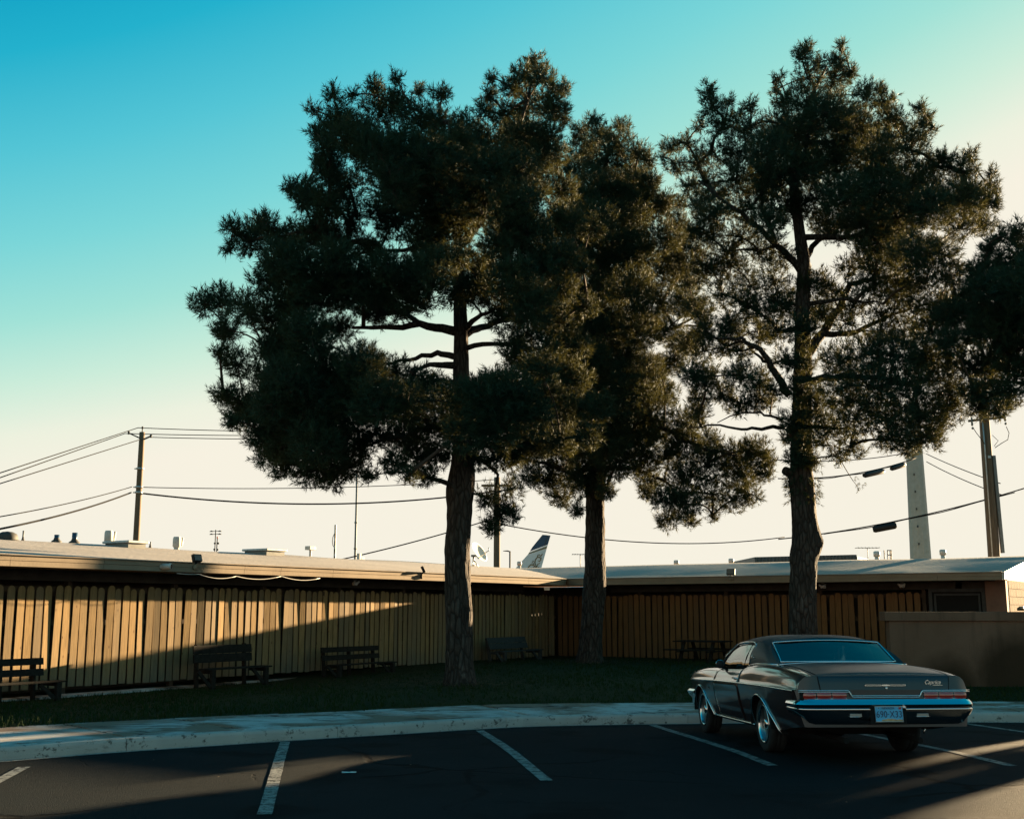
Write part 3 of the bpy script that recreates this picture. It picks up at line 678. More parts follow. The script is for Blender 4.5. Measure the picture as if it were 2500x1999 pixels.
# ================================================================ fixtures on the building
def onL(px, off=0.0):
    t = hit(px, CF + NL * off, DL); return CF + NL * off + DL * t
def onR(px, off=0.0):
    t = hit(px, CF + NR * off, DR); return CF + NR * off + DR * t
def floodlight(label, base, rz, tilt, lensmat, w=.21, h=.15):
    T = empty('floodlight', base, rz, label=label, cat='floodlight', group='floodlights on the eaves')
    rot = Matrix.Translation((0, -.09, .10)) @ Matrix.Rotation(tilt, 4, 'X')
    m = MB(); m.box(-w / 2, w / 2, 0, .07, -h / 2, h / 2, 0, rot); m.obj('housing', M['blackmetal'], T, bevel=.008)
    m = MB(); m.box(-w / 2 + .02, w / 2 - .02, -.006, -.002, -h / 2 + .02, h / 2 - .02, 0, rot); m.obj('lens', lensmat, T)
    m = MB(); m.tube([(0, -.02, -.03), (0, -.05, 0), (0, -.06, .04)], .016, 8); m.obj('bracket', M['blackmetal'], T)
    m = MB(); m.lathe([(.0, -.02), (.06, -.02), (.06, .012), (0.0, .012)], 16, mat=Matrix.Translation((0, -.032, -.085)) @ Matrix.Rotation(R(90), 4, 'X')); m.obj('junction_box', M['fascia'], T)
lens = plain('floodlight_lens', (.16, .16, .15), .4, .1, 10)
q = onL(472); floodlight('black floodlight with pale lens on the left fascia above the fence', (q.x, q.y, 2.585), rzL, R(-18), lens)
q = onL(1027); floodlight('black floodlight turned sideways on the left fascia beside the front trunk', (q.x, q.y, 2.575), rzL + R(35), R(-25), M['dkgrey'], .24, .17)
q = onR(1788); floodlight('black floodlight on the right roof edge above the shaded fence', (q.x, q.y, 2.61), rzR, R(-12), lens, .24, .17)
q = onL(391); T = empty('security_camera', (q.x, q.y, 2.49), rzL, label='small white bullet camera on the left fascia', cat='camera')
rx = Matrix.Rotation(R(90), 4, 'X') @ Matrix.Rotation(R(28), 4, 'Y')
m = MB(); m.lathe([(0, .02), (.055, .02), (.055, .16), (.060, .165), (.060, .20), (.05, .20)], 18, mat=rx); m.obj('body', M['white_metal'], T)
m = MB(); m.lathe([(.05, .195), (.03, .19), (0, .192)], 18, mat=rx); m.obj('lens', M['blackmetal'], T)
m = MB(); m.lathe([(0, 0), (.045, 0), (.045, .022), (0, .022)], 14, mat=Matrix.Rotation(R(90), 4, 'X')); m.obj('mount', M['white_metal'], T)
# slack white cable looped under the left fascia
m = MB(); pts = [];
lp = [(430, 1399), (484, 1401), (575, 1406), (685, 1406), (780, 1411)]
for (a, b) in zip(lp, lp[1:]):
    pa_, pb_ = onL(a[0], -.02), onL(b[0], -.02); za = P(a[0], a[1], pa_.y).z; zb_ = P(b[0], b[1], pb_.y).z
    sagv = .012 if a[0] == 430 else .065
    for i in range(9):
        u = i / 8; w_ = pa_.lerp(pb_, u); pts.append((w_.x, w_.y, za + (zb_ - za) * u - sagv * 4 * u * (1 - u)))
m.tube(pts, .008, 5); tag(m.obj('loose_cable', M['white_metal']), 'slack white cable looping under the left fascia', 'cable')
def spot(label, base, rz):
    T = empty('eave_light', base, rz, label=label, cat='eave light', group='twin bulb lights under the eaves')
    m = MB(); m.lathe([(0, 0), (.05, 0), (.05, -.03), (0, -.03)], 14); m.obj('base', M['grey_metal'], T)
    for s in (-1, 1):
        rr = Matrix.Translation((.06 * s, -.04, -.075)) @ Matrix.Rotation(R(50) * s, 4, 'Y') @ Matrix.Rotation(R(40), 4, 'X')
        m = MB(); m.lathe([(0, .05), (.02, .05), (.026, .0), (.052, -.05), (.052, -.06), (.03, -.07), (0, -.072)], 14, mat=rr); m.obj('bulb', M['white_metal'], T)
q = onL(866, -.55); spot('twin bulb light under the left eave above the sunlit boards', (q.x, q.y, 2.392), rzL)
q = onR(2010, -.55); spot('twin bulb light under the right eave beside the rear trunk', (q.x, q.y, 2.388), rzR)
q = onR(2203, -.55); spot('twin bulb light under the right eave left of the dark window', (q.x, q.y, 2.388), rzR)

# ================================================================ roof clutter (each stands on a roof)
def ridgeL(px): q = onL(px, -5.3); return q
def zroof(p):
    q = p - CF; dl = -q.dot(NL); dr_ = -q.dot(NR); f = lambda b: ZE1 + RISE * (1 - abs(b - RUN) / RUN) if 0 <= b <= 10.4 else -9
    return max(f(dl), f(dr_))
def put(px, Y): q = P(px, 1400, Y); return Vector((q.x, q.y, 0))
def tubething(name, label, cat, p, z0, z1, r, mat, group=None, n=14, extra=None, lean=0.0):
    T = empty(name, (p.x, p.y, z0), label=label, cat=cat, group=group)
    m = MB(); m.tube([(0, 0, -.05), (lean, 0, z1 - z0)], r, n); m.obj('pipe', mat, T)
    m = MB(); m.lathe([(r * 2.1, -.02), (r * 2.1, .02), (r * 1.25, .06), (r * 1.02, .10)], n); m.obj('flashing', M['dkgrey'], T); return T
for (px, py0, py1, r, lab, mt, nm) in ((130, 1326, 1305, .055, 'short dark vent pipe on the left roof', 'navy', 'vent_pipe'), (174, 1331, 1300, .06, 'taller dark vent pipe on the left roof', 'navy', 'vent_pipe')):
    q = onL(px, -5.2); z0 = zroof(q); tubething(nm, lab, 'vent pipe', q, z0, P(px, py1, q.y).z, r, M[mt], 'vent pipes on the left roof')
for (px, py1, lab) in ((47, 1295, 'thin rod at the far left of the roof'), (361, 1322, 'thin rod right of the wooden pole on the left roof'), (679, 1348, 'tiny rod beside the right-hand roof hatch')):
    q = onL(px, -5.3); z0 = zroof(q); tubething('antenna_rod', lab, 'rod', q, z0, P(px, py1, q.y).z, .02, M['grey_metal'], 'thin rods on the left roof', 8)
def hatch(label, px0, px1, py1, off):
    q0, q1 = onL(px0, off), onL(px1, off); c = (q0 + q1) / 2; L = (q1 - q0).length; z0 = zroof(c); hgt = max(.12, P((px0 + px1) / 2, py1, c.y).z - z0)
    T = empty('roof_hatch', (c.x, c.y, z0 - .03), rzL, label=label, cat='roof hatch', group='hatches on the left roof')
    m = MB(); m.box(-L / 2 + .05, L / 2 - .05, -.4, .4, 0, hgt); m.obj('curb', M['grey_metal'], T)
    m = MB(); m.box(-L / 2, L / 2, -.46, .46, hgt + .002, hgt + .06); m.obj('lid', M['galv'], T, bevel=.015)
hatch('low grey hatch box at the foot of the wooden pole', 274, 326, 1329, -4.4); hatch('low grey hatch box right of the stadium lights', 617, 668, 1351, -4.6)
q = onL(8, -5.0); z0 = zroof(q); T = empty('roof_vent', (q.x, q.y, z0), label='rounded vent hood at the left edge of the roof', cat='roof vent')
m = MB(); m.lathe([(.22, -.05), (.22, .06), (.19, .13), (.11, .17), (0, .185)], 18); m.obj('hood', M['dkgrey'], T)
m = MB(); m.lathe([(.26, -.06), (.26, .0), (.22, .01)], 18); m.obj('skirt', M['dkgrey'], T)
# white flues with two-horned caps, beyond the left roof
def flue(label, px, py1, Y, w, horned=True, z0=-.4):
    q = put(px, Y); zt = P(px, py1, Y).z; T = empty('flue', (q.x, q.y, z0), rzL, label=label, cat='flue', group='white flues above the roofs'); H = zt - z0
    m = MB(); m.tube([(0, 0, 0), (0, 0, H - w * .9)], w * .42, 16); m.obj('pipe', M['white_metal'], T)
    m = MB()
    if horned:
        m.lathe([(w * .42, H - w * 1.7), (w * .62, H - w * 1.5), (w * .62, H - w * .3), (w * .5, H)], 16); m.tube([(w * .3, 0, H - w * 1.6), (w * .95, 0, H - w * 1.3), (w * 1.1, 0, H - w * .1)], w * .2, 10)
    else:
        m.lathe([(w * .42, H - w * 1.1), (w * .62, H - w * 1.0), (w * .62, H - w * .15), (w * .4, H), (0, H)], 16)
    m.obj('cap', M['white_metal'], T)
flue('white flue with horned cap left of the wooden pole', 260, 1295, 34, .20); flue('white flue with horned cap right of the wooden pole', 428, 1310, 34, .19)
flue('short capped white flue behind the right roof, in front of the tail fin', 1268, 1370, 52, .17, False); flue('white square-topped flue left of the right floodlight', 1652, 1367, 55, .20, False)
flue('white flue just right of the right floodlight', 1786, 1363, 55, .20, False); flue('pale capped flue beside the corrugated shed', 2143, 1345, 58, .26, False); flue('pale capped flue right of the grey monopole', 2305, 1341, 58, .26, False)
q = onL(755, -5.6); z0 = zroof(q); T = empty('vent_cowl', (q.x, q.y, z0), rzL, label='small square vent cowl on a stem on the left roof', cat='roof vent'); H = P(755, 1333, q.y).z - z0
m = MB(); m.tube([(0, 0, -.05), (0, 0, H - .08)], .035, 10); m.obj('stem', M['white_metal'], T)
m = MB(); m.box(-.13, .09, -.1, .1, H - .11, H); m.box(.095, .15, -.08, .08, H - .10, H - .02); m.obj('cowl', M['white_metal'], T, bevel=.01)
q = onL(880, -5.9); z0 = zroof(q); T = empty('roof_vent', (q.x, q.y, z0), rzL, label='pair of pale square vents behind the tall mast', cat='roof vent')
for (x, H, w) in ((-.09, P(878, 1351, q.y).z - z0, .05), (.05, P(884, 1360, q.y).z - z0, .09)):
    m = MB(); m.box(x - w, x + w * .6, -.06, .06, -.05, H); m.obj('flue_box', M['white_metal'], T)
# satellite dish on tripod
q = onL(1157, -4.6); z0 = zroof(q); T = empty('satellite_dish', (q.x, q.y, z0), 0, label='white satellite dish on a tripod beside the front trunk', cat='satellite dish'); k = 1 / PXM(q.y)
def dp_(px, py, y=0.0): return Vector(((px - 1157) * k, y, P(1157, py, q.y).z - z0))
m = MB(); m.tube([dp_(1155, 1384), dp_(1156, 1358)], .03, 8); m.tube([dp_(1157, 1368), dp_(1169, 1386, .05)], .02, 6); m.tube([dp_(1156, 1368), dp_(1152, 1384, -.25)], .018, 6); m.tube([dp_(1156, 1368), dp_(1160, 1387, .4)], .012, 6); m.obj('tripod', M['galv'], T)
m = MB(); m.box(-.10, .06, -.07, .07, dp_(0, 1359).z, dp_(0, 1354).z); m.obj('bracket', M['grey_metal'], T)
c1 = dp_(1165.5, 1350); ax = Vector((.80, -.42, .55)).normalized(); rm = Matrix.Translation(c1) @ ax.to_track_quat('Z', 'Y').to_matrix().to_4x4()
m = MB(); m.lathe([(0, 0), (.14, .012), (.27, .045), (.36, .085), (.375, .095), (.35, .082), (.25, .03), (0, -.015)], 28, mat=rm); m.obj('reflector', M['dish'], T)
m = MB(); m.tube([dp_(1161, 1355), dp_(1167.5, 1363.5, -.1), dp_(1190, 1347, -.35), dp_(1194.5, 1345, -.38), dp_(1193.5, 1338, -.36)], [.018, .02, .018, .016, .02], 6); m.obj('feed_arm', M['galv'], T)

# ================================================================ poles, masts and wires beyond the roofs
def wood_pole(label, px, py_top, Y, r0, r1, z_base=-.45, name='utility_pole'):
    q = put(px, Y); zt = P(px, py_top, Y).z - z_base; T = empty(name, (q.x, q.y, z_base), label=label, cat='utility pole')
    m = MB(); m.tube([(0, 0, zt * i / 8) for i in range(9)], [r0 + (r1 - r0) * i / 8 for i in range(9)], 14); m.obj('pole', M['pole'], T); return T, zt
def insulator(T, p, s=.08, mat='dkgrey'):
    m = MB(); m.lathe([(0, -s), (s * .5, -s), (s * .8, -.4 * s), (s * .5, 0), (s * .8, .5 * s), (s * .4, s), (0, s)], 10, mat=Matrix.Translation(p)); return m.obj('insulator', M[mat], T)
YL = 60; PL, zt = wood_pole('bare brown wooden utility pole rising behind the left roof', 328, 1055, YL, .19, .145)
pl = Vector(PL.location); pz = lambda py: P(337, py, YL).z - pl.z
m = MB(); m.tube([(0, 0, zt - .1), (0, 0, pz(1043))], .03, 6); m.obj('top_pin', M['dkgrey'], PL); insulator(PL, (0, 0, pz(1044)), .07)
m = MB(); m.bar((-.65, -.1, pz(1058)), (-.13, -.1, pz(1069)), .07, .07); m.bar((.13, -.1, pz(1073)), (.52, -.25, pz(1067)), .07, .07); m.obj('bracket_arm', M['dkgrey'], PL)
insulator(PL, (-.68, -.1, pz(1057)), .09); insulator(PL, (.55, -.25, pz(1066)), .09)
for z in (pz(1144), pz(1189), pz(1202)):
    m = MB(); m.lathe([(.17, -.05), (.2, -.05), (.2, .05), (.17, .05)], 14, mat=Matrix.Translation((0, 0, z))); m.bar((-.3, 0, z), (-.1, 0, z), .06, .06); m.obj('clamp', M['galv'], PL)
def cable(name, label, a, b, sag, r, group, n=24, cat='wire'):
    pts = [];
    for i in range(n + 1):
        u = i / n; w_ = a.lerp(b, u); pts.append((w_.x, w_.y, w_.z - sag * 4 * u * (1 - u)))
    m = MB(); m.tube(pts, r, 5, smooth=True); return tag(m.obj(name, M['cable']), label, cat, group)
GW = 'overhead wires'
def A_(px, py, Y): return P(px, py, Y)
lab_l = [('topmost wire running left from the wooden pole', (337, 1044), (-12, 1158), .0), ('second wire running left from the wooden pole', (305, 1058), (-12, 1170), .0), ('third wire running left from the wooden pole', (345, 1072), (-12, 1184), .0), ('thin lower wire running left from the wooden pole', (322, 1188), (-12, 1263), .1), ('thick lowest cable running left from the wooden pole', (320, 1202), (-12, 1293), .15)]
for i, (lb, a, b, sg) in enumerate(lab_l): cable('wire', lb, A_(*a, YL), A_(*b, 42), sg, .023 if i < 4 else .042, GW)
lab_r = [('topmost wire from the wooden pole into the front pine', (337, 1044), (1150, 1040), .25), ('second wire from the wooden pole into the front pine', (305, 1058), (1150, 1050), .2), ('third wire from the wooden pole into the front pine', (362, 1067), (1150, 1058), .2), ('thin lower wire from the wooden pole behind the front trunk', (345, 1189), (1214, 1170), .25), ('thick lower cable from the wooden pole behind the front trunk', (330, 1202), (1214, 1198), .68)]
for i, (lb, a, b, sg) in enumerate(lab_r): cable('wire', lb, A_(*a, YL), A_(*b, 66), sg, .023 if i < 4 else .044, GW)
cable('wire', 'slack wire rising from the left roof to the front trunk', A_(820, 1368, 58), A_(1214, 1262, 66), .12, .035, GW)
PC, ztc = wood_pole('short brown wooden pole between the two trunks with foliage hiding its top', 1213, 1165, 66, .20, .175)
m = MB(); m.bar((-.9, -.2, ztc - .5), (.9, -.2, ztc - .5), .1, .12); m.obj('crossarm', M['pole'], PC)
PR, ztr = wood_pole('brown wooden utility pole with crossarm at the right edge', 2430, 930, 38, .215, .155)
pr = Vector(PR.location); rz_ = lambda py: P(2420, py, 38).z - pr.z
m = MB(); m.bar((-.62, -.2, rz_(1030)), (.62, -.24, rz_(1021)), .06, .075); m.obj('crossarm', M['pole'], PR)
m = MB(); m.bar((-.35, -.2, rz_(1027)), (-.12, -.16, rz_(1000)), .03, .03); m.bar((.42, -.22, rz_(1022)), (.12, -.16, rz_(1000)), .03, .03); m.obj('arm_brace', M['dkgrey'], PR)
for (x, py) in ((-.53, 1031), (.58, 1020)):
    m = MB(); z = rz_(py); m.lathe([(0, -.17), (.035, -.15), (.035, -.03), (.03, 0), (.035, .03), (.03, .12), (0, .15)], 10, mat=Matrix.Translation((x, -.27, z))); m.lathe([(0, -.05), (.04, -.02), (.04, .02), (0, .05)], 10, mat=Matrix.Translation((x + .01, -.27, z - .24))); m.obj('insulator', M['grey_metal'], PR)
m = MB(); m.tube([(-.50, -.27, rz_(1048)), (-.40, -.26, rz_(1060)), (-.2, -.22, rz_(1078)), (-.13, -.2, rz_(1086))], .012, 6); m.tube([(.60, -.27, rz_(1044)), (.68, -.27, rz_(1060)), (.62, -.27, rz_(1076)), (.40, -.26, rz_(1085)), (.2, -.2, rz_(1095))], .012, 6); m.tube([(.15, -.18, rz_(1064)), (.33, -.2, rz_(1078)), (.18, -.2, rz_(1091))], .010, 6); m.obj('jumper', M['cable'], PR)
m = MB(); m.tube([(-.13, -.16, rz_(1025)), (-.12, -.17, rz_(1100)), (-.135, -.2, rz_(1380))], .022, 8); m.obj('conduit', M['galv'], PR)
m = MB(); m.bar((.18, -.1, rz_(1113)), (.24, -.12, rz_(1350)), .10, .10); m.obj('cable_guard', M['grey_metal'], PR)
m = MB(); m.box(-.05, .04, -.215, -.19, rz_(1120), rz_(1114)); m.obj('pole_tag', M['galv'], PR)
# grey steel monopole
q = put(2250, 100); T = empty('monopole', (q.x, q.y, -.45), label='thick grey tapered monopole rising into the right-hand pine', cat='monopole'); H = P(2242, 985, 100).z + .45
m = MB(); k_ = 12; m.tube([(0, 0, H * i / k_) for i in range(k_ + 1)], [1.0 - .36 * i / k_ for i in range(k_ + 1)], 12, smooth=False); m.obj('shaft', M['mono'], T)
for i in range(9):
    m = MB(); m.box(-.42, -.34, -.98 + .03 * i, -.78 + .03 * i, 4.6 + i * 1.5, 4.78 + i * 1.5); m.obj('step_peg', M['dkgrey'], T)
# cables to the right of the trunks, with splice boxes
def spliced(label, a, b, sag, r, boxes, grp=GW):
    T = empty('splice_cable', a, label=label, cat='cable', group=grp); b2 = b - a; pts = []
    f = lambda u: Vector((b2.x * u, b2.y * u, b2.z * u - sag * 4 * u * (1 - u)))
    m = MB(); m.tube([f(i / 24) for i in range(25)], r, 6); m.tube([f(i / 24) + Vector((0, 0, -.06 - .03 * math.sin(i))) for i in range(4, 21)], r * .7, 5); m.obj('strand', M['cable'], T)
    for (u, L, w) in boxes:
        m = MB(); p0, p1 = f(u - L), f(u + L); d = Vector((0, 0, -w * .6)); m.tube([p0 + d, p0.lerp(p1, .08) + d, p0.lerp(p1, .92) + d, p1 + d], [w * .35, w * .5, w * .5, w * .35], 8); m.obj('splice_case', M['blackmetal'], T)
spliced('thick cable with two black splice cases right of the rear trunk', A_(1900, 1168, 80), A_(2236, 1118, 92), .5, .045, ((.66, .075, .42), (.85, .055, .38)))
spliced('lower sagging cable with one hanging black splice case by the monopole', A_(1900, 1316, 80), A_(2600, 1160, 74), .55, .045, ((.385, .042, .46),))
cable('wire', 'upper thin wire between the rear trunk and the monopole', A_(1890, 1122, 80), A_(2240, 1100, 94), .4, .035, GW)
cable('wire', 'thin wire from the monopole down to the right wooden pole', A_(2262, 1108, 96), A_(2442, 1180, 75), .1, .035, GW)
cable('wire', 'lower thin wire from the monopole down to the right wooden pole', A_(2262, 1127, 96), A_(2446, 1208, 75), .15, .035, GW)
cable('wire', 'long low wire running between the two rear trunks', A_(1214, 1278, 66), A_(1915, 1311, 80), .75, .035, GW)
# tall mast, stub pole, stadium lights, street lamp, antennas
q = put(866, 100); T = empty('tall_mast', (q.x, q.y, -.45), label='tall thin grey mast disappearing into the front pine', cat='mast'); H = P(872, 1150, 100).z + .45
m = MB(); m.tube([(0, 0, 0), (0, 0, H * .5), (0, 0, H * .503), (0, 0, H)], [.115, .10, .10, .075], 12); m.obj('shaft', M['grey_metal'], T)
for z in (.34, .52, .68):
    m = MB(); m.lathe([(.10, -.06), (.14, -.06), (.14, .06), (.10, .06)], 12, mat=Matrix.Translation((0, 0, H * z))); m.obj('collar', M['grey_metal'], T)
q = put(816, 110); T = empty('stub_pole', (q.x, q.y, -.45), label='pale mottled square pole left of the tall mast', cat='pole'); H = P(817, 1281, 110).z + .45
m = MB(); m.box(-.09, .09, -.09, .09, 0, H); m.obj('shaft', M['white_metal'], T)
for i in range(9):
    m = MB(); zc = H * .30 + i * H * .072; m.box(-.055, .055, -.112, -.093, zc, zc + H * .042); m.obj('step_plate', M['pole'], T)
m = MB(); m.tube([(-.09, 0, H - .85), (-.22, 0, H - 1.15), (-.26, 0, H - 1.6), (-.2, 0, H - 1.95), (-.09, 0, H - 2.1)], .03, 6); m.obj('drop_loop', M['cable'], T)
for (dx, dy, l) in ((.42, .55, .75), (.75, 1.05, .7), (.88, 1.45, .55)):
    pass
q = put(522, 200); T = empty('stadium_light', (q.x, q.y, -.45), label='distant floodlight mast with four lamp arms above the left roof', cat='light mast'); H = P(523, 1293, 200).z + .45
m = MB(); m.tube([(0, 0, 0), (0, 0, H)], [.12, .085], 8); m.obj('mast', M['dkgrey'], T)
for (s, z) in ((-1, H - .25), (1, H - .22), (-1, H - .75), (1, H - .72)):
    m = MB(); m.bar((0, 0, z), (s * 1.0, 0, z), .09, .09); m.lathe([(0, .14), (.10, .1), (.34, -.05), (.34, -.09), (0, -.09)], 10, mat=Matrix.Translation((s * .72, 0, z))); m.obj('lamp_arm', M['dkgrey'], T)
q = put(524.5, 190); T = empty('signal_mast', (q.x, q.y, -.45), label='distant short mast with round signal heads beside the floodlight mast', cat='mast'); H = P(527, 1312, 190).z + .45
m = MB(); m.tube([(0, 0, 0), (.16, 0, H)], [.12, .09], 8); m.obj('mast', M['dkgrey'], T)
for (dz, r, mt) in ((0, .13, 'plate_red'), ):
    m = MB(); m.lathe([(0, -.2), (r, -.12), (r, .1), (0, .22)], 10, mat=Matrix.Translation((.16, 0, H))); m.obj('beacon', M[mt], T)
for (z, x) in ((H - .95, -.18), (H - .95, .36), (H - 1.95, -.22), (H - 1.98, .28)):
    m = MB(); m.lathe([(0, -.1), (.17, -.1), (.17, .1), (0, .1)], 12, mat=Matrix.Translation((x, -.1, z)) @ Matrix.Rotation(R(90), 4, 'X')); m.obj('signal_head', M['dkgrey'], T)
q = put(1245, 120); T = empty('street_lamp', (q.x, q.y, -.45), label='plain dark street lamp left of the tail fin', cat='street lamp'); H = P(1245, 1345, 120).z + .45
m = MB(); m.tube([(0, 0, 0), (0, 0, H)], .085, 10); m.obj('post', M['dkgrey'], T)
m = MB(); m.tube([(0, 0, H - .05), (-.25, 0, H + .02), (-.72, 0, H + .02)], [.06, .07, .03], 8); m.obj('lamp_head', M['dkgrey'], T)
def yagi(label, px, py0, py1, Y, half, tilt=0.0):
    q = put(px, Y); T = empty('tv_antenna', (q.x, q.y, P(px, py1, Y).z), label=label, cat='antenna', group='television antennas on the far roofs'); H = P(px, py0, Y).z - P(px, py1, Y).z
    m = MB(); m.tube([(0, 0, 0), (0, 0, H)], .022, 6); m.obj('mast', M['grey_metal'], T)
    m = MB(); m.bar((-half, 0, H), (half, 0, H + tilt), .03, .03); m.obj('boom', M['grey_metal'], T)
    m = MB()
    for i in range(7):
        x = -half + 2 * half * i / 6; m.tube([(x, -.35, H + tilt * i / 12), (x, .35, H + tilt * i / 12)], .02, 5)
    m.obj('rods', M['grey_metal'], T)
yagi('television antenna left of the second pine trunk', 1417, 1353, 1396, 62, .42); yagi('television antenna behind the corrugated shed', 2121, 1337, 1372, 68, .62); yagi('tiny television antenna right of the tall mast', 920, 1369, 1385, 75, .35)
# ladder rails and shed beyond the right roof
q = put(2175, 66); z0 = P(2175, 1392, 66).z; T = empty('roof_ladder', (q.x, q.y, z0), label='open ladder cage standing above the right roof', cat='ladder'); u = 1 / PXM(66); H = P(2175, 1342, 66).z - z0
m = MB()
for x in (-8, -5, 4, 7): m.tube([(x * u, 0 if abs(x) < 6 else .4, 0), (x * u, 0 if abs(x) < 6 else .4, H)], .03, 6)
m.obj('rail', M['dkgrey'], T)
for z in (H, H * .78, H * .42):
    m = MB(); m.bar((-5 * u, 0, z - .03), (4 * u, 0, z - .03), .05, .05); m.obj('rung', M['dkgrey'], T)
m = MB(); m.box(-.16, .5, -.3, .3, H * .12, H * .2); m.obj('platform', M['dkgrey'], T)
q0, q1 = P(1843, 1360, 80), P(2091, 1354, 80); T = empty('corrugated_shed', (q0.x, 80, -.45), label='dark corrugated metal shed beyond the right roof', cat='shed'); L = q1.x - q0.x; H0, H1 = q0.z + .45, q1.z + .45
m = MB(); nc = 116; top, bot = [], []
for i in range(nc + 1):
    x = L * i / nc; y = .045 * (1 if (i // 2) % 2 else -1); top.append(Vector((x, y, H0 + (H1 - H0) * i / nc))); bot.append(Vector((x, y, 0)))
m.grid([bot, top], smooth=False); m.obj('wall', M['corr'], T)
m = MB(); m.add([(0, .1, H0 + .02), (L, .1, H1 + .02), (L, 9, H1 + .02), (0, 9, H0 + .02), (0, .1, 0), (L, .1, 0), (L, 9, 0), (0, 9, 0)], [(0, 1, 2, 3), (0, 3, 7, 4), (1, 5, 6, 2), (3, 2, 6, 7)]); m.obj('roof', M['corr'], T)
m = MB(); top, bot = [], []; d2 = Vector((.42, .9, 0)).normalized()
for i in range(101):
    y = .05 * (1 if (i // 2) % 2 else -1); p = Vector((L + .03, .12, 0)) + d2 * (14 * i / 100) + Vector((.9, -.42, 0)).normalized() * y; bot.append(p); top.append(p + Vector((0, 0, H1 - .10)))
m.grid([bot, top], smooth=False); m.obj('side_wall', M['corr_lit'], T)

# airliner tail beyond the roofs
YA = 220; ua = 1 / PXM(YA); q = put(1300, YA); T = empty('airliner', (q.x, q.y, 0), label='parked airliner showing its white tail fin with navy tip and gold scroll', cat='airplane')
def ap(px, py): return ((px - 1300) * ua, P(1300, py, YA).z)
def plate(name, pts, th, mat, y=0.0, parent=None):
    m = MB(); m.prism([ap(*p) for p in pts], th, mat=Matrix.Translation((0, y - th / 2, 0))); return m.obj(name, mat, parent or T)
fin = plate('fin', [(1292.5, 1347.3), (1289, 1353), (1252, 1394), (1225, 1425), (1311, 1425), (1319.8, 1393.7), (1336.5, 1334.5), (1338.2, 1329.6)], .36, M['fuselage'])
plate('fin_tip', [(1324.9, 1305), (1344.8, 1306.9), (1338.2, 1329.2), (1293.2, 1345.8), (1300, 1335)], .38, M['navy'])
plate('rudder_line', [(1337, 1307.5), (1338.6, 1307.5), (1331, 1331), (1329.4, 1331)], .42, M['dkgrey'])
plate('gold_stripe', [(1289, 1352.6), (1291.2, 1349.8), (1336.8, 1333.2), (1335.6, 1338)], .40, M['gold'])
sc_ = MB()
def curl(pts, r=1.0):
    r *= 1.35
    sc_.tube([Vector((ap(*p)[0], -.205, ap(*p)[1])) for p in pts], [r * ua * (1.0 if 0 < i < len(pts) - 1 else .5) for i in range(len(pts))], 5)
curl([(1311, 1394), (1310, 1384), (1306, 1374), (1307, 1366), (1312, 1360), (1318, 1360), (1321, 1366), (1317, 1370), (1313, 1368)], 1.0)
curl([(1311, 1384), (1313, 1377), (1319, 1373)], .8); curl([(1306, 1372), (1301, 1369), (1299, 1375)], .9); curl([(1312, 1360), (1313, 1355), (1317, 1353), (1319, 1357)], .9); curl([(1318, 1360), (1323, 1354), (1325, 1351)], .9); curl([(1314, 1357), (1311, 1362), (1308, 1366)], .8); curl([(1319, 1367), (1322, 1362), (1321, 1360)], .8)
curl([(1309, 1386), (1303, 1379), (1296, 1378), (1290, 1384), (1288, 1394)], 1.1); curl([(1305, 1381), (1302, 1386), (1295, 1387), (1292, 1394)], 1.0); curl([(1299, 1379), (1303, 1375), (1305, 1377)], .8); curl([(1308, 1388), (1303, 1391), (1298, 1390)], 1.0); curl([(1312, 1387), (1316, 1383), (1315, 1388), (1312, 1390)], 1.0)
sc_.obj('scroll_emblem', M['gold'], T)
m = MB(); zf = ap(0, 1425)[1]; m.lathe([(0, -14), (.9, -12), (2.0, -6), (2.1, 10), (2.1, 34), (1.2, 40), (0, 42)], 20, mat=Matrix.Translation((0, 0, zf - 1.6)) @ Matrix.Rotation(R(-90), 4, 'Y')); m.obj('fuselage', M['fuselage'], T)
for s in (-1, 1):
    m = MB(); m.add([Vector((x, s * y, zf - .8)) + Vector((0, 0, z)) for z in (0, .22) for (x, y) in ((-3, 1.2), (3, 1.2), (5.2, 6.2), (3, 6.2))], [(0, 1, 2, 3), (7, 6, 5, 4), (0, 4, 5, 1), (1, 5, 6, 2), (2, 6, 7, 3), (3, 7, 4, 0)]); m.obj('tailplane', M['fuselage'], T)

# ================================================================ debris
s_px0 = s_at_px(0, 0, 0)
v = []
for i in range(620):
    s = s_px0 + rng.uniform(0, 26); o = -abs(rng.normal(0, .11)) - .01; q = K(s, o)
    if noise.noise(Vector((s * .9, 0, 4))) < .05: continue
    z = lotz(q.x, q.y) + .004; r = rng.uniform(.006, .022); a = rng.uniform(0, 6.283)
    v.append([(q.x + r * math.cos(a + t_), q.y + r * math.sin(a + t_) * .6, z + rng.uniform(0, .012)) for t_ in (0, 1.7, 3.3)])
for i in range(70):
    q = Vector((rng.uniform(-7, 8), rng.uniform(9, 16), 0))
    if q.y > kf(q.x) - .2: continue
    r = rng.uniform(.005, .014); a = rng.uniform(0, 6.283); z = lotz(q.x, q.y) + .004; v.append([(q.x + r * math.cos(a + t_), q.y + r * math.sin(a + t_), z + rng.uniform(0, .008)) for t_ in (0, 1.9, 3.6)])
tag(link('gutter_debris', np_mesh('gutter_debris', np.array(v).reshape(-1, 3), 3, M['litter'])), kind='stuff')
q = Vector(gp(852, 1887)); m = MB(); m.grid([[Vector((x, y, .006 + .012 * noise.noise(Vector((x * 40, y * 40, 1))) + .006)) for x in np.linspace(-.075, .075, 7)] for y in np.linspace(-.03, .03, 5)])
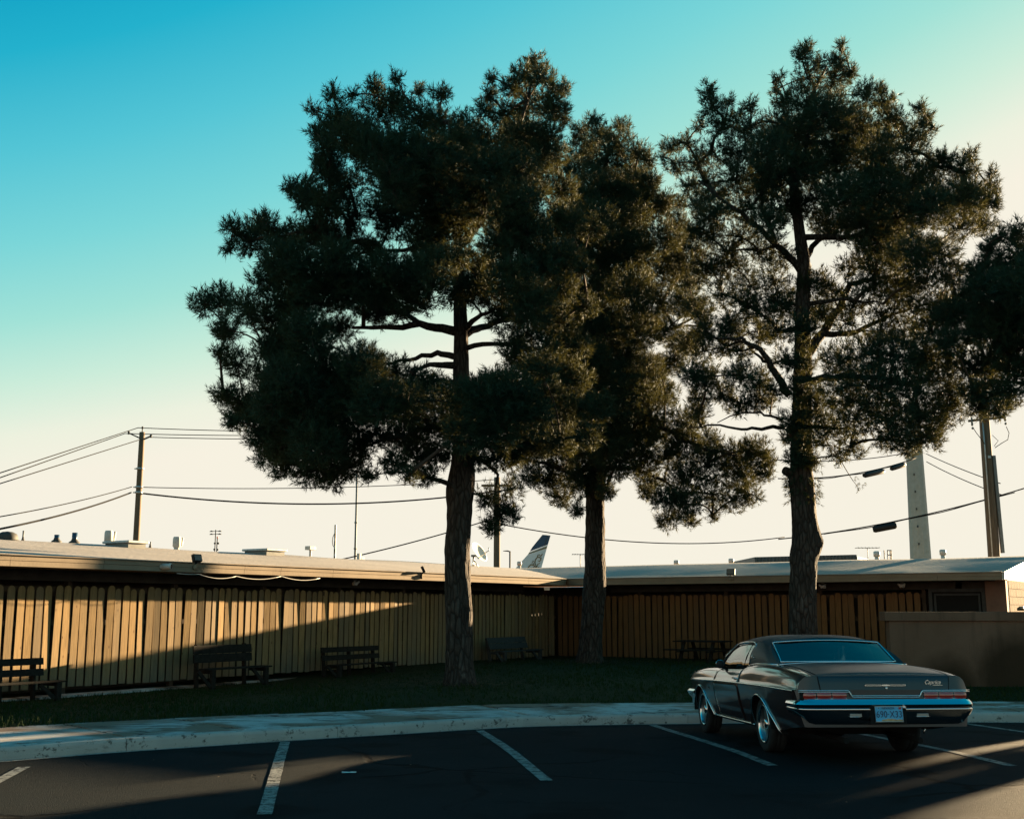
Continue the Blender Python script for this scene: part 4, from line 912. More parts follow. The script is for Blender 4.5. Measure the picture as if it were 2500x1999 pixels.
o = m.obj('paper_scrap', M['paper'], None, (q.x, q.y, lotz(q.x, q.y))); o.rotation_euler = (0, 0, .1); tag(o, 'small white paper scrap on the asphalt right of the near stall line', 'litter')
# ================================================================ pine trees
DSC = 2500 / 2156.0
def tufts_to_mesh(pos, axis, size, nn):
    n = len(pos); k = n * nn
    p = np.repeat(pos, nn, 0); ax = np.repeat(axis, nn, 0); s = np.repeat(size, nn)
    t = rng.uniform(-.15, 1.0, k); th = np.radians(np.clip(62 - 34 * t + rng.normal(0, 12, k), 8, 100)); ph = rng.uniform(0, 6.283, k)
    ref = np.where(np.abs(ax[:, 2:3]) < .9, np.array([[0, 0, 1.0]]), np.array([[1.0, 0, 0]])); u = np.cross(ax, ref); u /= np.linalg.norm(u, axis=1)[:, None]; v = np.cross(ax, u)
    rad = u * np.cos(ph)[:, None] + v * np.sin(ph)[:, None]
    d = ax * np.cos(th)[:, None] + rad * np.sin(th)[:, None]
    L = s * rng.uniform(.36, .58, k); base = p + ax * (t * s * .75)[:, None]
    w = np.cross(d, rng.normal(0, 1, (k, 3))); w /= np.linalg.norm(w, axis=1)[:, None] + 1e-9
    hw = (.0060 + .0032 * rng.random(k)) * (s / .25)
    tri = np.empty((k, 3, 3)); tri[:, 0] = base - w * hw[:, None]; tri[:, 1] = base + w * hw[:, None]; tri[:, 2] = base + d * L[:, None]
    return tri
def bark_tube(mb, pts, rads, n=20, seed=0, burls=(), amp=.045):
    rows = []; k = len(pts)
    for i, (p, r) in enumerate(zip(pts, rads)):
        row = []
        for j in range(n):
            a = 2 * math.pi * j / n; d = Vector((math.cos(a), math.sin(a), 0))
            e = r * (1 + amp * 2.2 * noise.noise(Vector((d.x * 2.2 + seed, d.y * 2.2, p.z * 1.4))) + amp * 1.6 * noise.noise(Vector((d.x * 7 + seed, d.y * 7, p.z * 4.5))))
            for (bz, ba, br, bh) in burls:
                da = (a - ba + math.pi) % (2 * math.pi) - math.pi; e += bh * math.exp(-((p.z - bz) / br) ** 2 - (da / .75) ** 2)
            row.append(Vector((p.x, p.y, p.z)) + d * e)
        rows.append(row)
    mb.grid(rows, closed=True)
def pine(label, base_px, YT, zb, r_base, axis_px, lobes, limbs, depth_half, seed, burls=(), density=1.0, extra=None, sparse=()):
    """axis_px: trunk centre line as display pixels (x, y); lobes: (x, y, r) in display pixels, built at their own depths"""
    rnd = random.Random(seed)
    b = P(base_px[0] * DSC, base_px[1] * DSC, YT); T = empty('pine_tree', (b.x, YT, zb), label=label, cat='pine tree', group='pines on the lawn')
    org = Vector((b.x, YT, zb)); loc = lambda p: p - org
    ax = [loc(P(x * DSC, y * DSC, YT + dy)) for (x, y, dy) in axis_px]; ax[0].z = -.10
    zs = [p.z for p in ax]; fx, fy = cur([(p.z, p.x) for p in ax]), cur([(p.z, p.y) for p in ax]); top = zs[-1]
    fr = cur([(-.1, r_base * 1.42), (.12, r_base * 1.22), (.55, r_base * 1.05), (1.6, r_base), (3.2, r_base * .94), (top * .5, r_base * .66), (top * .8, r_base * .34), (top, .03)])
    m = MB(); zz = np.concatenate([np.linspace(-.1, 4.6, 60), np.linspace(4.7, top, 40)])
    bark_tube(m, [Vector((fx(z), fy(z), z)) for z in zz], [fr(z) for z in zz], 26, seed * 3.7, burls); m.obj('trunk', M['bark'], T)
    nodes = []          # position, parent, own radius weight
    for z in np.linspace(3.0, top, 22): nodes.append([Vector((fx(z), fy(z), z)), -1])
    limb_i = 0
    for lp, r0 in limbs:     # limbs read from the photograph
        pts = [loc(P(x * DSC, y * DSC, YT + dy)) for (x, y, dy) in lp]; fine = []
        for i in range(len(pts) - 1):
            for q in range(4): fine.append(pts[i].lerp(pts[i + 1], q / 4) + Vector((rnd.gauss(0, .02), rnd.gauss(0, .02), rnd.gauss(0, .02))))
        fine.append(pts[-1]); m = MB(); k = len(fine)
        m.tube(fine, [r0 * (1 - .72 * i / (k - 1)) for i in range(k)], 9); m.obj('limb', M['bark'], T)
        for f in fine[2::3]: nodes.append([f, -2])
    L = []
    cx = sum(l[0] for l in lobes) / len(lobes)
    xs_ = [l[0] for l in lobes]; ys_ = [l[1] for l in lobes]; x0, x1, y0, y1 = min(xs_), max(xs_), min(ys_), max(ys_)
    for l in lobes:
        x, y, r = l[:3]; ex = (x - (x0 + x1) / 2) / ((x1 - x0) / 2 + 60); ey = (y - (y0 + y1) / 2) / ((y1 - y0) / 2 + 60)
        dm = depth_half * math.sqrt(max(.02, 1 - min(.98, ex * ex * .9 + ey * ey * .75)))
        if len(l) > 3: dys = [l[3]]
        elif dm > depth_half * .62 and r >= 55: dys = [-dm * rnd.uniform(.35, .95), dm * rnd.uniform(.3, .95)]
        else: dys = [dm * rnd.uniform(-.7, .7)]
        for dy in dys:
            Y = YT + dy; c = loc(P(x * DSC, y * DSC, Y)); L.append((c, r * DSC / PXM(Y) * (.97 if dy > 0 else 1.0), (len(l) > 4 and l[4]) or 1.0))
    # grow: every lobe joins the nearest wood below or beside it
    todo = list(range(len(L))); par = {}; idx = {}
    for t_ in sorted(todo, key=lambda i: min((L[i][0] - nd[0]).length for nd in nodes)):
        c = L[t_][0]; best, bc = None, 1e9
        for j, nd in enumerate(nodes):
            d = c - nd[0]; cost = d.length * (1 + (.9 if d.z < -.1 * d.length else 0))
            if cost < bc: bc, best = cost, j
        nodes.append([c, best]); idx[t_] = len(nodes) - 1
    cnt = [0] * len(nodes)
    for i in range(len(nodes) - 1, -1, -1):
        cnt[i] += 1
        if nodes[i][1] >= 0: cnt[nodes[i][1]] += cnt[i]
    tw = MB(); pos, axs, siz = [], [], []
    for i in range(len(nodes)):
        p = nodes[i][1]
        if p < 0: continue
        a, c = nodes[p][0], nodes[i][0]; r1 = .016 * math.sqrt(cnt[i]) + .004; n_ = 6; pts = []
        bow = Vector((rnd.gauss(0, .06), rnd.gauss(0, .06), .10)) * (c - a).length
        for q in range(n_ + 1):
            u = q / n_; pts.append(a.lerp(c, u) + bow * math.sin(u * math.pi) * (1 - .5 * u))
        if nodes[p][1] < 0 and r1 > .03 and nodes[p][1] == -1:
            m = MB(); m.tube(pts, [r1 * 1.3 - r1 * .5 * q / n_ for q in range(n_ + 1)], 8); m.obj('limb', M['bark'], T)
        else: tw.tube(pts, [r1 * 1.15 - r1 * .5 * q / n_ for q in range(n_ + 1)], 5)
    for (c, r, den) in L:
        k = int(max(8, 270 * (r / .57) ** 1.9 * density * den)); k = min(k, 520)
        d = rng.normal(0, 1, (k, 3)); d /= np.linalg.norm(d, axis=1)[:, None]; rr = r * 1.0 * rng.random(k) ** .42
        pp = np.array(c) + d * rr[:, None] * np.array([1, 1, .92])
        a = d * .75 + np.array([0, 0, .62]) + rng.normal(0, .38, (k, 3)); a /= np.linalg.norm(a, axis=1)[:, None]
        pos.append(pp - a * .10); axs.append(a); siz.append(rng.uniform(.19, .30, k))
        for q in range(int(6 + 9 * r)):
            e = pp[rng.integers(k)]; mid = Vector(c).lerp(Vector(e), .5) + Vector((rnd.gauss(0, .05), rnd.gauss(0, .05), rnd.gauss(0, .05))) * r
            tw.tube([Vector(c), mid, Vector(e)], [.012, .009, .005], 4, caps=False)
    if extra: extra(T, loc, pos, axs, siz, tw, rnd)
    tw.obj('branches', M['twig'], T)
    tri = tufts_to_mesh(np.concatenate(pos), np.concatenate(axs), np.concatenate(siz), 20)
    me = np_mesh('crown', tri.reshape(-1, 3), 3, M['needle']); link('crown', me, T)
    allp = np.concatenate(pos)
    for q in range(20):
        cn = MB()
        e = Vector(allp[rng.integers(len(allp))]) + Vector((0, 0, -.06)); s = rnd.uniform(.03, .045)
        cn.lathe([(0, -s * 1.4), (s * .7, -s * .9), (s, 0), (s * .6, s), (0, s * 1.3)], 7, mat=Matrix.Translation(e)); cn.obj('pine_cone', M['cone'], T)
    print(label, "tufts", len(allp), "tris", len(tri)); return T

T1 = [(1095,765,40),(1045,805,40),(1135,775,46),(1015,835,46),(1075,725,34),(1235,640,34),(1245,480,34),(1215,800,42),(1255,860,40),(1225,560,30),(1210,730,38),(1240,920,36),(1090,940,44),(690,370,42),(735,390,45,0,.8),(700,425,42),(750,450,42,0,.7),(800,445,42,0,.8),(685,485,42),(735,510,46,0,.8),(785,535,42,0,.8),(640,400,34),(655,420,36),(690,320,40),(690,280,40),(540,480,36),(560,470,30),(620,500,46),(590,640,44),(640,630,44),(480,700,28,0,.8),(590,780,42),(600,820,44),(520,870,44),(580,900,44),(880,560,42),(860,440,44),(930,440,44),(990,440,40),(1140,330,46),(1000,300,44),(960,300,44),(1165,330,42),(1180,400,46),(1190,470,46),(1185,540,48),(1175,610,50),(1180,680,48),(1105,705,42),(1150,740,44),(1095,740,28,0,.6),(1180,790,44),(1190,860,44),(1180,930,40),(1000,550,36),(1005,600,44),(960,540,40),(900,640,34,0,.6),(850,660,30,0,.6),(800,660,40,0,.7),(780,640,50),(430,640,32),(468,632,42),(520,650,48),(565,672,45),(470,690,30),(620,660,42),
 (462,742,24),(500,765,40),(555,790,40),(470,830,30),(505,850,48),(560,855,45),(486,885,22),
 (492,480,26),(482,520,20),(525,510,42),(585,500,32),(600,545,60),(560,590,40),(612,392,20),(635,420,30),(690,440,40),(665,490,48),(625,590,58),
 (660,230,18),(665,280,20),(672,335,20),(700,196,22),(715,250,45),(742,200,18),(745,290,55),(790,178,24),(800,230,52),(835,165,18),(835,220,40),(880,190,18),(880,250,50),(930,200,26),(925,262,48),(975,268,42),(1020,232,30),
 (700,360,40),(1125,128,24),(1100,160,34),(1142,165,36),(1075,185,28),(1035,165,16),(1028,200,22),(1185,190,24),(1160,215,42),(1110,225,48),(1065,245,42),(1180,240,30),(1040,295,45),(1100,290,55),(1150,285,40),
 (790,320,62),(850,320,62),(910,330,62),(970,340,62),(1030,355,62),(1090,360,60),(830,390,62),(890,400,66),(955,415,64),(1020,430,60),(1085,430,60),(1130,400,40),(700,545,55),(690,610,62),(760,600,70),(820,560,48),(850,610,66),(900,500,55),(910,570,58),(920,470,50),(970,480,42),(1060,510,60),(1110,490,60),(1080,590,62),(1030,560,35),(1010,610,50),(770,510,28,0,.6),(830,470,50),(735,470,25,0,.6),(1140,560,55),(1120,640,60),(1060,660,46),(960,620,40),
 (600,730,55),(560,735,32),(650,705,60),(720,690,40),(620,790,60),(690,790,66),(760,770,60),(830,790,52),(880,800,40),(585,850,60),(650,860,70),(720,850,72),(790,840,66),(855,850,60),(910,820,42),(545,905,42),(600,925,60),(670,930,66),(730,925,50),(600,975,42),(560,960,32),(650,990,45),(700,1005,36),(690,970,48),(740,980,40),(760,940,40,0,.75),(790,910,48,0,.75),(850,920,52),(905,900,52),(830,975,34),(880,960,48),(925,960,36),(900,1005,24),(860,1000,22),(780,1000,22),
 (960,850,62),(1020,840,62),(1080,830,62),(980,910,58),(1050,900,62),(1110,880,60),(1140,820,52),(1000,960,40,0,.75),(1060,960,46),(1100,940,48),(1150,920,50),
 (1025,1045,30,0,.8),(1050,1075,30),(1035,1105,27),(1080,1080,24),(1075,1030,30,0,.6)]
T2 = [(1425,520,40),(1450,490,28),(1470,530,30,0,.7),(1445,590,40),(1420,560,40),(1440,720,34),(1420,760,34),(1150,640,44),(1150,560,44),(1160,480,40),(1215,420,44),(1222,275,26),(1250,250,18),(1262,285,34),(1310,265,22),(1300,300,40),(1345,320,26),(1335,350,42),(1368,340,16),(1230,320,45),(1275,340,50),(1370,385,28),(1330,400,55),(1260,400,60),(1200,360,42),(1400,425,28),(1375,440,50),(1320,460,60),(1250,470,62),(1190,450,46),(1430,430,20),(1425,470,30),(1400,500,45),(1340,530,60),(1270,545,62),(1200,540,55),(1400,570,48),(1450,560,26,0,.6),(1330,610,60),(1260,630,62),(1190,620,55),(1390,640,50),(1440,640,35),(1475,650,30),(1480,690,24),(1340,690,60),(1270,700,62),(1200,700,60),(1400,700,36),(1160,690,45),(1300,770,66),(1240,770,62),(1180,770,58),(1350,790,60),(1390,770,36,0,.75),(1400,830,34),(1310,840,70),(1370,860,50),(1250,850,66),(1190,850,60),(1140,790,45),(1150,870,50),(1330,910,62),(1380,910,42),(1270,920,62),(1210,920,56),(1150,950,50),(1300,970,50),(1350,970,46),(1240,980,52),(1190,990,46),(1150,1010,36),(1110,1000,36,0,.75),(1370,1015,30),(1180,1045,30),(1215,1070,20),(1275,1030,26),(1225,1015,40),
 (1440,890,40),(1440,930,42),(1410,960,40),(1490,930,36),(1490,975,52),(1545,960,44),(1590,950,38),(1615,965,24),(1560,1000,46),(1610,995,26),(1440,1010,45),(1400,1050,32),(1440,1060,44),(1405,1095,26),(1455,1095,20),(1500,1040,42,0,.7),(1545,1050,36,0,.7),(1580,1040,30,0,.7),(1500,1085,18,0,.6),(1365,1040,22)]
T3 = [(1600,840,36,.3),(1560,850,34,.4),(1520,830,34),(1470,870,30),(1540,690,34),(1600,700,36),(1450,720,34),(1480,800,34),(1720,660,36),(1655,760,30,-.4),(1750,620,34),(1630,820,28,-.4,.8),(1500,450,44),(1470,430,34),(1480,490,38),(1530,530,40,0,.8),(1500,570,40,0,.8),(1460,650,34,0,.8),(1490,700,40,0,.8),(1620,470,46),(1680,440,44),(1740,470,44),(1640,540,40,0,.7),(1570,640,40,0,.7),(1700,600,38,0,.8),(1840,600,44),(1800,640,40,0,.8),(1900,620,46),(1900,700,44),(1960,700,48),(2010,640,46),(2000,760,40),(1850,700,36,0,.8),(1690,760,34,-.5),(1640,640,40,0,.7),(1770,97,16),(1765,125,26),(1700,105,24),(1685,120,22),(1722,135,22),(1755,165,42),(1700,165,38,0,.75),(1790,155,22),(1640,165,18),(1632,190,14),(1655,210,36),(1700,215,50),(1490,192,22),(1500,225,34),(1535,215,16),(1525,262,40),(1475,262,24,0,.7),(1580,222,20),(1560,235,16),(1580,265,40),(1640,262,42),(1445,300,28,0,.7),(1410,312,24),(1420,345,30,0,.75),(1470,345,36,0,.65),(1395,330,12),(1500,320,42,0,.7),(1560,320,50),(1620,320,55),(1680,290,58),(1750,240,60),(1820,200,36),(1852,185,16),(1860,215,34),(1880,250,36),(1800,270,55),(1870,290,46),(1935,225,18),(1950,250,22),(1930,280,34),(1965,268,14),(1915,315,45),(1840,330,60),(1760,330,60),(1690,360,58),(1620,380,56),(1550,380,50),(1490,390,42,0,.8),(1450,390,30,0,.7),(1580,440,46),(1640,440,48,0,.8),(1520,440,40,0,.7),(1720,420,48,0,.7),(1780,410,62),(1850,400,66),(1920,390,60),(1970,350,42),(1990,335,26),(2040,330,24),(2030,365,40),(2085,365,16),(2085,395,24),(2065,420,42),(2095,430,14),(2020,420,55),(1960,440,55),(2070,470,34),(2020,480,45,0,.8),(1890,460,60),(1820,470,60),(1760,480,46,0,.7),(1560,500,42,0,.75),(1500,500,30,0,.6),(1600,530,36,0,.75),(1540,560,40,0,.75),(1480,560,34,0,.75),(1450,600,30,0,.75),(1520,620,45,0,.7),(1580,600,46,0,.7),(1630,590,40,0,.7),(1660,640,45),(1600,660,46,0,.7),(1540,680,36,0,.75),(1640,700,40,0,.7),(1690,690,38),(1850,530,60),(1920,530,58),(1980,530,44),(1790,560,36,0,.75),(1880,590,46,0,.7),(1950,590,50),(2010,580,42),(1730,590,30,0,.75),(1930,650,46,0,.7),(1860,660,36,0,.75),(1980,650,46),(1780,680,36,0,.7),(1730,660,30,0,.75),(1480,740,36,0,.7),(1530,730,34,0,.8),(1500,790,30,0,.7),(1460,790,36),(1560,790,40),(1600,800,36,0,.8),(1470,840,26),(1560,740,28,0,.75),(1770,760,50,-2),(1830,745,56,-2.2),(1890,750,58,-2.2),(1945,745,44,-2),(1960,790,60,-1.8),(1900,810,66,-2.4),(1830,815,66,-2.4),(1770,820,52,-2),(2000,830,42,-1.5),(1990,870,44,-1.6),(1940,880,60,-2),(1870,880,62,-2.2),(1800,880,52,-2),(1960,920,36,-1.6),(1915,935,30,-1.8),(1870,925,36,-1.8),(1720,860,44,-.5),(1690,820,40,-.6),(1670,880,36,-.6),(1740,910,40,-.8),(1690,930,40,-.5),(1680,965,30,-.4),(1710,970,22,-.4),(1790,940,36,-1,.7),(1760,960,26,-.6,.6),(1660,920,24,.3)]
T4 = [(2140,490,28),(2105,498,24),(2080,520,20),(2160,520,50),(2100,550,48),(2060,575,42),(2150,600,60),(2090,620,60),(2040,640,50),(2000,660,40),(2150,680,60),(2095,690,60),(2040,700,50),(2000,720,36),(2130,750,56),(2075,770,50),(2040,770,40),(2050,820,34),(2090,830,46),(2130,820,38),(2060,860,26),(2100,865,24),(2125,850,18),
 (2200,560,70),(2250,520,60),(2230,640,70),(2290,600,70),(2210,720,60),(2270,700,70),(2330,660,60),(2200,800,50),(2260,790,60),(2320,770,60),(2380,700,50),(2260,450,50),(2320,500,60),(2300,420,40),(2180,780,40)]
def dangling(T, loc, pos, axs, siz, tw, rnd):
    YT = 27; pts = [loc(P(x * DSC, y * DSC, YT - .3)) for (x, y) in ((1740, 930), (1765, 960), (1782, 990), (1796, 1012), (1806, 1024))]
    tw.tube(pts, [.014, .012, .010, .008, .005], 5); c = pts[-1]
    pp = np.array([np.array(c) + rng.normal(0, (.06, .06, .09), 3) for _ in range(12)]); pos.append(pp); a = rng.normal(0, 1, (12, 3)) + [0, 0, -.5]; axs.append(a / np.linalg.norm(a, axis=1)[:, None]); siz.append(np.full(12, .12))
    # needle sleeve on the trunk below the crown, catching the sun
    for q in range(70):
        z = rng.uniform(3.95, 4.75); 
        ang = rng.uniform(0, 6.283); x = pts[0].x * 0
        pos.append(np.array([[.30 * math.cos(ang) + AX3(z), .30 * math.sin(ang), z]])); d = np.array([[math.cos(ang), math.sin(ang), -.5]]); axs.append(d / np.linalg.norm(d)); siz.append(np.array([.22]))
    # pruned stub
    m = MB(); a = loc(P(1672 * DSC, 1000 * DSC, YT)); b2 = loc(P(1652 * DSC, 990 * DSC, YT - .15)); m.tube([a, a.lerp(b2, .6), b2], [.14, .11, .10], 10); m.obj('stub', M['bark'], T)
_b3 = P(1690 * DSC, 1378 * DSC, 27); AX3 = lambda z: (P(1688 * DSC, 960 * DSC, 27).x - _b3.x)
pine('dense front pine on the lawn, its trunk left of the centre with a swollen burl', (967, 1437), 24.2, .17, .275,
     [(967, 1437, 0), (966, 1300, 0), (963, 1180, 0), (968, 1090, 0), (974, 1000, 0), (973, 900, 0), (971, 780, 0), (970, 690, 0), (965, 560, .1), (960, 400, .2), (945, 260, .3)], T1,
     [([(968, 700, 0), (900, 684, -.3), (830, 690, -.5), (740, 690, -.7)], .11), ([(968, 752, 0), (920, 742, .3), (860, 757, .6), (800, 770, .9)], .08), ([(968, 772, 0), (920, 766, -.4), (860, 782, -.9)], .09), ([(970, 805, 0), (920, 800, .5), (860, 815, .8)], .06),
      ([(975, 705, 0), (1010, 690, .4), (1070, 672, .8), (1120, 650, 1.0)], .10), ([(972, 690, 0), (1000, 675, -.4), (1060, 640, -.9)], .08), ([(965, 560, 0), (900, 520, .3), (800, 530, .5), (730, 540, .6)], .07), ([(965, 520, 0), (1010, 470, -.4), (1080, 330, -.3), (1120, 170, 0)], .11), ([(974, 890, 0), (900, 900, .6), (800, 930, 1.0), (700, 960, 1.2)], .07), ([(974, 980, 0), (1010, 965, .3), (1050, 1000, .6), (1040, 1060, .7)], .06)],
     3.0, 1, burls=[(4.05, math.pi * .97, .42, .11), (4.25, .1, .3, .03)])
pine('middle pine standing close to the right fence, its crown merging with the front pine', (1240, 1390), 31.2, .27, .29,
     [(1240, 1390, 0), (1247, 1300, 0), (1252, 1180, 0), (1253, 1080, 0), (1256, 1000, 0), (1258, 850, 0), (1262, 650, 0), (1270, 450, 0), (1280, 320, 0)], T2,
     [([(1258, 900, 0), (1330, 880, -.4), (1400, 900, -.3), (1470, 940, 0), (1560, 960, .2)], .10), ([(1256, 985, 0), (1330, 985, .3), (1400, 1010, .5), (1440, 1050, .5)], .08), ([(1254, 1010, 0), (1190, 990, .4), (1100, 965, .6), (1060, 985, .8)], .07), ([(1260, 700, 0), (1330, 700, .5), (1420, 690, .7), (1480, 660, .8)], .08)],
     3.0, 2, burls=[(4.7, math.pi * .9, .3, .06), (1.9, .2, .6, .05)])
pine('tall open pine on the right with forked limbs and a lumpy trunk behind the car', (1690, 1378), 27, .2, .31,
     [(1690, 1378, 0), (1691, 1250, 0), (1694, 1130, 0), (1692, 1080, 0), (1688, 1000, 0), (1688, 900, 0), (1690, 760, 0), (1690, 640, 0), (1692, 560, 0), (1682, 480, 0), (1670, 380, 0), (1690, 250, 0), (1740, 140, 0)], T3,
     [([(1690, 575, 0), (1650, 530, -.2), (1600, 480, -.4), (1545, 440, -.5), (1470, 380, -.4)], .10), ([(1640, 520, -.2), (1610, 450, .3), (1590, 400, .4)], .06), ([(1700, 745, 0), (1735, 700, .3), (1765, 650, .4), (1790, 600, .5), (1850, 585, .6), (1920, 570, .7)], .13), ([(1690, 560, 0), (1710, 520, .3), (1770, 470, .6), (1840, 420, .8)], .09),
      ([(1660, 830, 0), (1630, 780, -.3), (1600, 735, -.4), (1560, 715, -.4), (1500, 710, -.3)], .10), ([(1625, 770, -.3), (1595, 750, .2), (1560, 712, .3)], .05), ([(1650, 900, 0), (1605, 902, -.2), (1560, 902, -.2), (1500, 893, -.1), (1450, 900, 0)], .05), ([(1645, 885, 0), (1600, 868, .2), (1550, 870, .4), (1510, 890, .5)], .035),
      ([(1735, 705, .3), (1800, 700, .5), (1880, 660, .7), (1960, 640, .8)], .08), ([(1705, 640, 0), (1780, 630, -.5), (1860, 640, -.9)], .06), ([(1700, 800, 0), (1780, 790, -1.0), (1870, 800, -1.9), (1940, 820, -2.0)], .10), ([(1690, 900, 0), (1740, 900, -.5), (1800, 905, -1.2)], .07), ([(1672, 400, 0), (1700, 300, .2), (1720, 220, .3), (1700, 130, .3)], .07), ([(1690, 300, 0), (1800, 300, .5), (1900, 290, .8)], .06), ([(1686, 500, 0), (1800, 500, -.6), (1930, 440, -.9), (2050, 410, -.9)], .08)],
     2.8, 3, burls=[(3.05, .15, .34, .15), (2.7, math.pi, .25, .05), (4.45, math.pi, .2, .05)], density=.85, extra=dangling)
P4 = pine('pine at the right edge, only the left side of its crown showing', (2289, 1378), 24.9, .17, .30,
     [(2289, 1378, 0), (2288, 1000, 0), (2286, 800, 0), (2284, 600, 0), (2280, 430, 0)], T4, [([(2286, 760, 0), (2180, 720, -.3), (2100, 700, -.4)], .09), ([(2286, 840, 0), (2180, 810, .3), (2090, 800, .4)], .08)], 2.6, 4)

# unseen copy of the edge pine, added so its crown shades the near lot
P5 = P4.copy(); COL.objects.link(P5); P5.location = (sunx(-6.9, 38), 38, -.3); P5.scale = (.84, .84, .66); P5.rotation_euler = (0, 0, 2.2); P5['label'] = 'unseen smaller pine added to shade the near end of the lot'
for ch in list(P4.children):
    c_ = ch.copy(); COL.objects.link(c_); c_.parent = P5
# dry needles shed round the trunks
v = []
for (tx, ty, n_) in ((P(967 * DSC, 1437 * DSC, 24.2).x, 24.2, 2600), (P(1240 * DSC, 1390 * DSC, 31.2).x, 31.2, 1500), (P(1690 * DSC, 1378 * DSC, 27).x, 27, 900)):
    for i in range(n_):
        r_ = abs(rng.normal(0, 1.3)) + .25; a = rng.uniform(0, 6.283); x, y = tx + r_ * math.cos(a), ty + r_ * math.sin(a) * .8
        if not in_lawn(x, y): continue
        z = lawn_z(x, y, .02) + rng.uniform(.015, .055); b_ = rng.uniform(0, 6.283); L_ = rng.uniform(.06, .13); d_ = np.array([math.cos(b_), math.sin(b_), rng.uniform(-.1, .25)]) * L_; s_ = np.array([-math.sin(b_), math.cos(b_), 0]) * .007
        q_ = np.array([x, y, z]); v.append([q_ - s_, q_ + s_, q_ + d_])
tag(link('needle_litter', np_mesh('needle_litter', np.array(v).reshape(-1, 3), 3, M['dry_needle'])), kind='stuff')
# ================================================================ the parked coupe
LR = 14.62; YAW = R(4.6)
rear_c = Vector((4.108, 12.88, 0))
fwd = Vector((-math.sin(YAW), math.cos(YAW), 0))
za = lotz(*(rear_c + fwd * 1.60).xy); zf_ = lotz(*(rear_c + fwd * 4.60).xy); cpitch = math.atan2(zf_ - za, 3.0)
CAR = empty('parked_car', (rear_c.x, rear_c.y, za - math.tan(cpitch) * 1.60), label='dark maroon two-door vintage coupe with black vinyl top, parked nose-in seen from behind', cat='car')
CAR.rotation_mode = 'ZXY'; CAR.rotation_euler = (cpitch, 0, YAW)
AX = (1.60, 4.60)                      # axle stations
z_m = cur([(0, .772), (1.4, .785), (3, .778), (5.35, .742)])
x_m = cur([(0, .985), (.5, 1.0), (1.6, 1.005), (3.2, .995), (4.6, .985), (5.2, .955), (5.4, .92)])
z_s = cur([(0, .925), (.35, .962), (1.0, 1.004), (1.8, 1.02), (2.3, .995), (2.65, .948), (3.2, .935), (4.4, .92), (5.1, .88), (5.4, .84)])
x_s = cur([(0, .865), (.5, .885), (1.7, .898), (2.3, .872), (2.8, .848), (3.6, .85), (4.6, .86), (5.4, .84)])
z_d = cur([(0, .94), (.25, .982), (.8, 1.035), (1.45, 1.055), (3.75, .985), (4.4, .965), (5.1, .92), (5.4, .86)])
def z_bot(y):
    z = cur([(0, .40), (.5, .36), (1.1, .29), (1.8, .27), (3.9, .27), (5.0, .30), (5.4, .40)])(y)
    for a, rr, cz in ((AX[0], .405, .30), (AX[1], .405, .30)):
        d = abs(y - a)
        if d < rr: z = max(z, cz + math.sqrt(rr * rr - d * d) * .92)
    return z
LOWR = [0, .2, .4, .6, .8, 1.0]
UPR = [(.10, .17), (.28, .26), (.52, .36), (.74, .52), (.90, .76), (1.0, 1.0)]
def side_x(y, z):
    zm, xm, zs, xs1 = z_m(y), x_m(y), z_s(y), x_s(y)
    if z <= zm + 1e-9:
        t_ = (zm - z) / (zm - .28); return xm - .012 - (xm - .885) * max(0, t_) ** 1.9 + .012 * (1 - min(1, t_ * 8))
    t_ = (z - zm) / (zs - zm); f = np.interp(t_, [0] + [u[0] for u in UPR], [0] + [u[1] for u in UPR]); return xm - (xm - xs1) * f
def section(y):
    zb, zm, zs, xs1, zd = z_bot(y), z_m(y), z_s(y), x_s(y), z_d(y); r = []
    for u in LOWR: z = zb + (zm - zb) * u; r.append((side_x(y, z), z))
    for u, _ in UPR: z = zm + (zs - zm) * u; r.append((side_x(y, z), z))
    for x in (.80, .74, .55, .28, 0.0):
        xx = min(x, xs1 - .03); r.append((xx, zd - (zd - zs) * (xx / xs1) ** 2.6 + (.006 if x == .80 else 0)))
    return r
def lean_y(y, z):
    if y < .5: return y + .20 * max(0, z - .74) * (1 - y / .5) - .03 * max(0, .74 - z) * (1 - y / .5)
    if y > 5.1: return y - .15 * (z - .7) * (y - 5.1) / .3
    return y
def plan(y, x):
    """round the corners in plan at both ends"""
    if y < .16: return y + .10 * max(0, (abs(x) - .80) / .2) ** 2
    return y
YST = sorted(set([.06, .075, .10, .16, .24, .34, .5, .7, .85, 1.0, 1.12, 1.46, 1.48, 1.52, 1.6, 1.7, 1.72, 1.76, 1.80, 1.9, 2.05, 2.2, 2.35, 2.5, 2.7, 2.9, 3.1, 3.3, 3.5, 3.6, 3.70, 3.74, 3.76, 3.80, 3.9, 4.0, 4.1, 5.06, 5.1, 5.2, 5.28, 5.33, 5.36] + [AX[k] + .405 * math.cos(math.pi * i / 16) for k in (0, 1) for i in range(17)]))
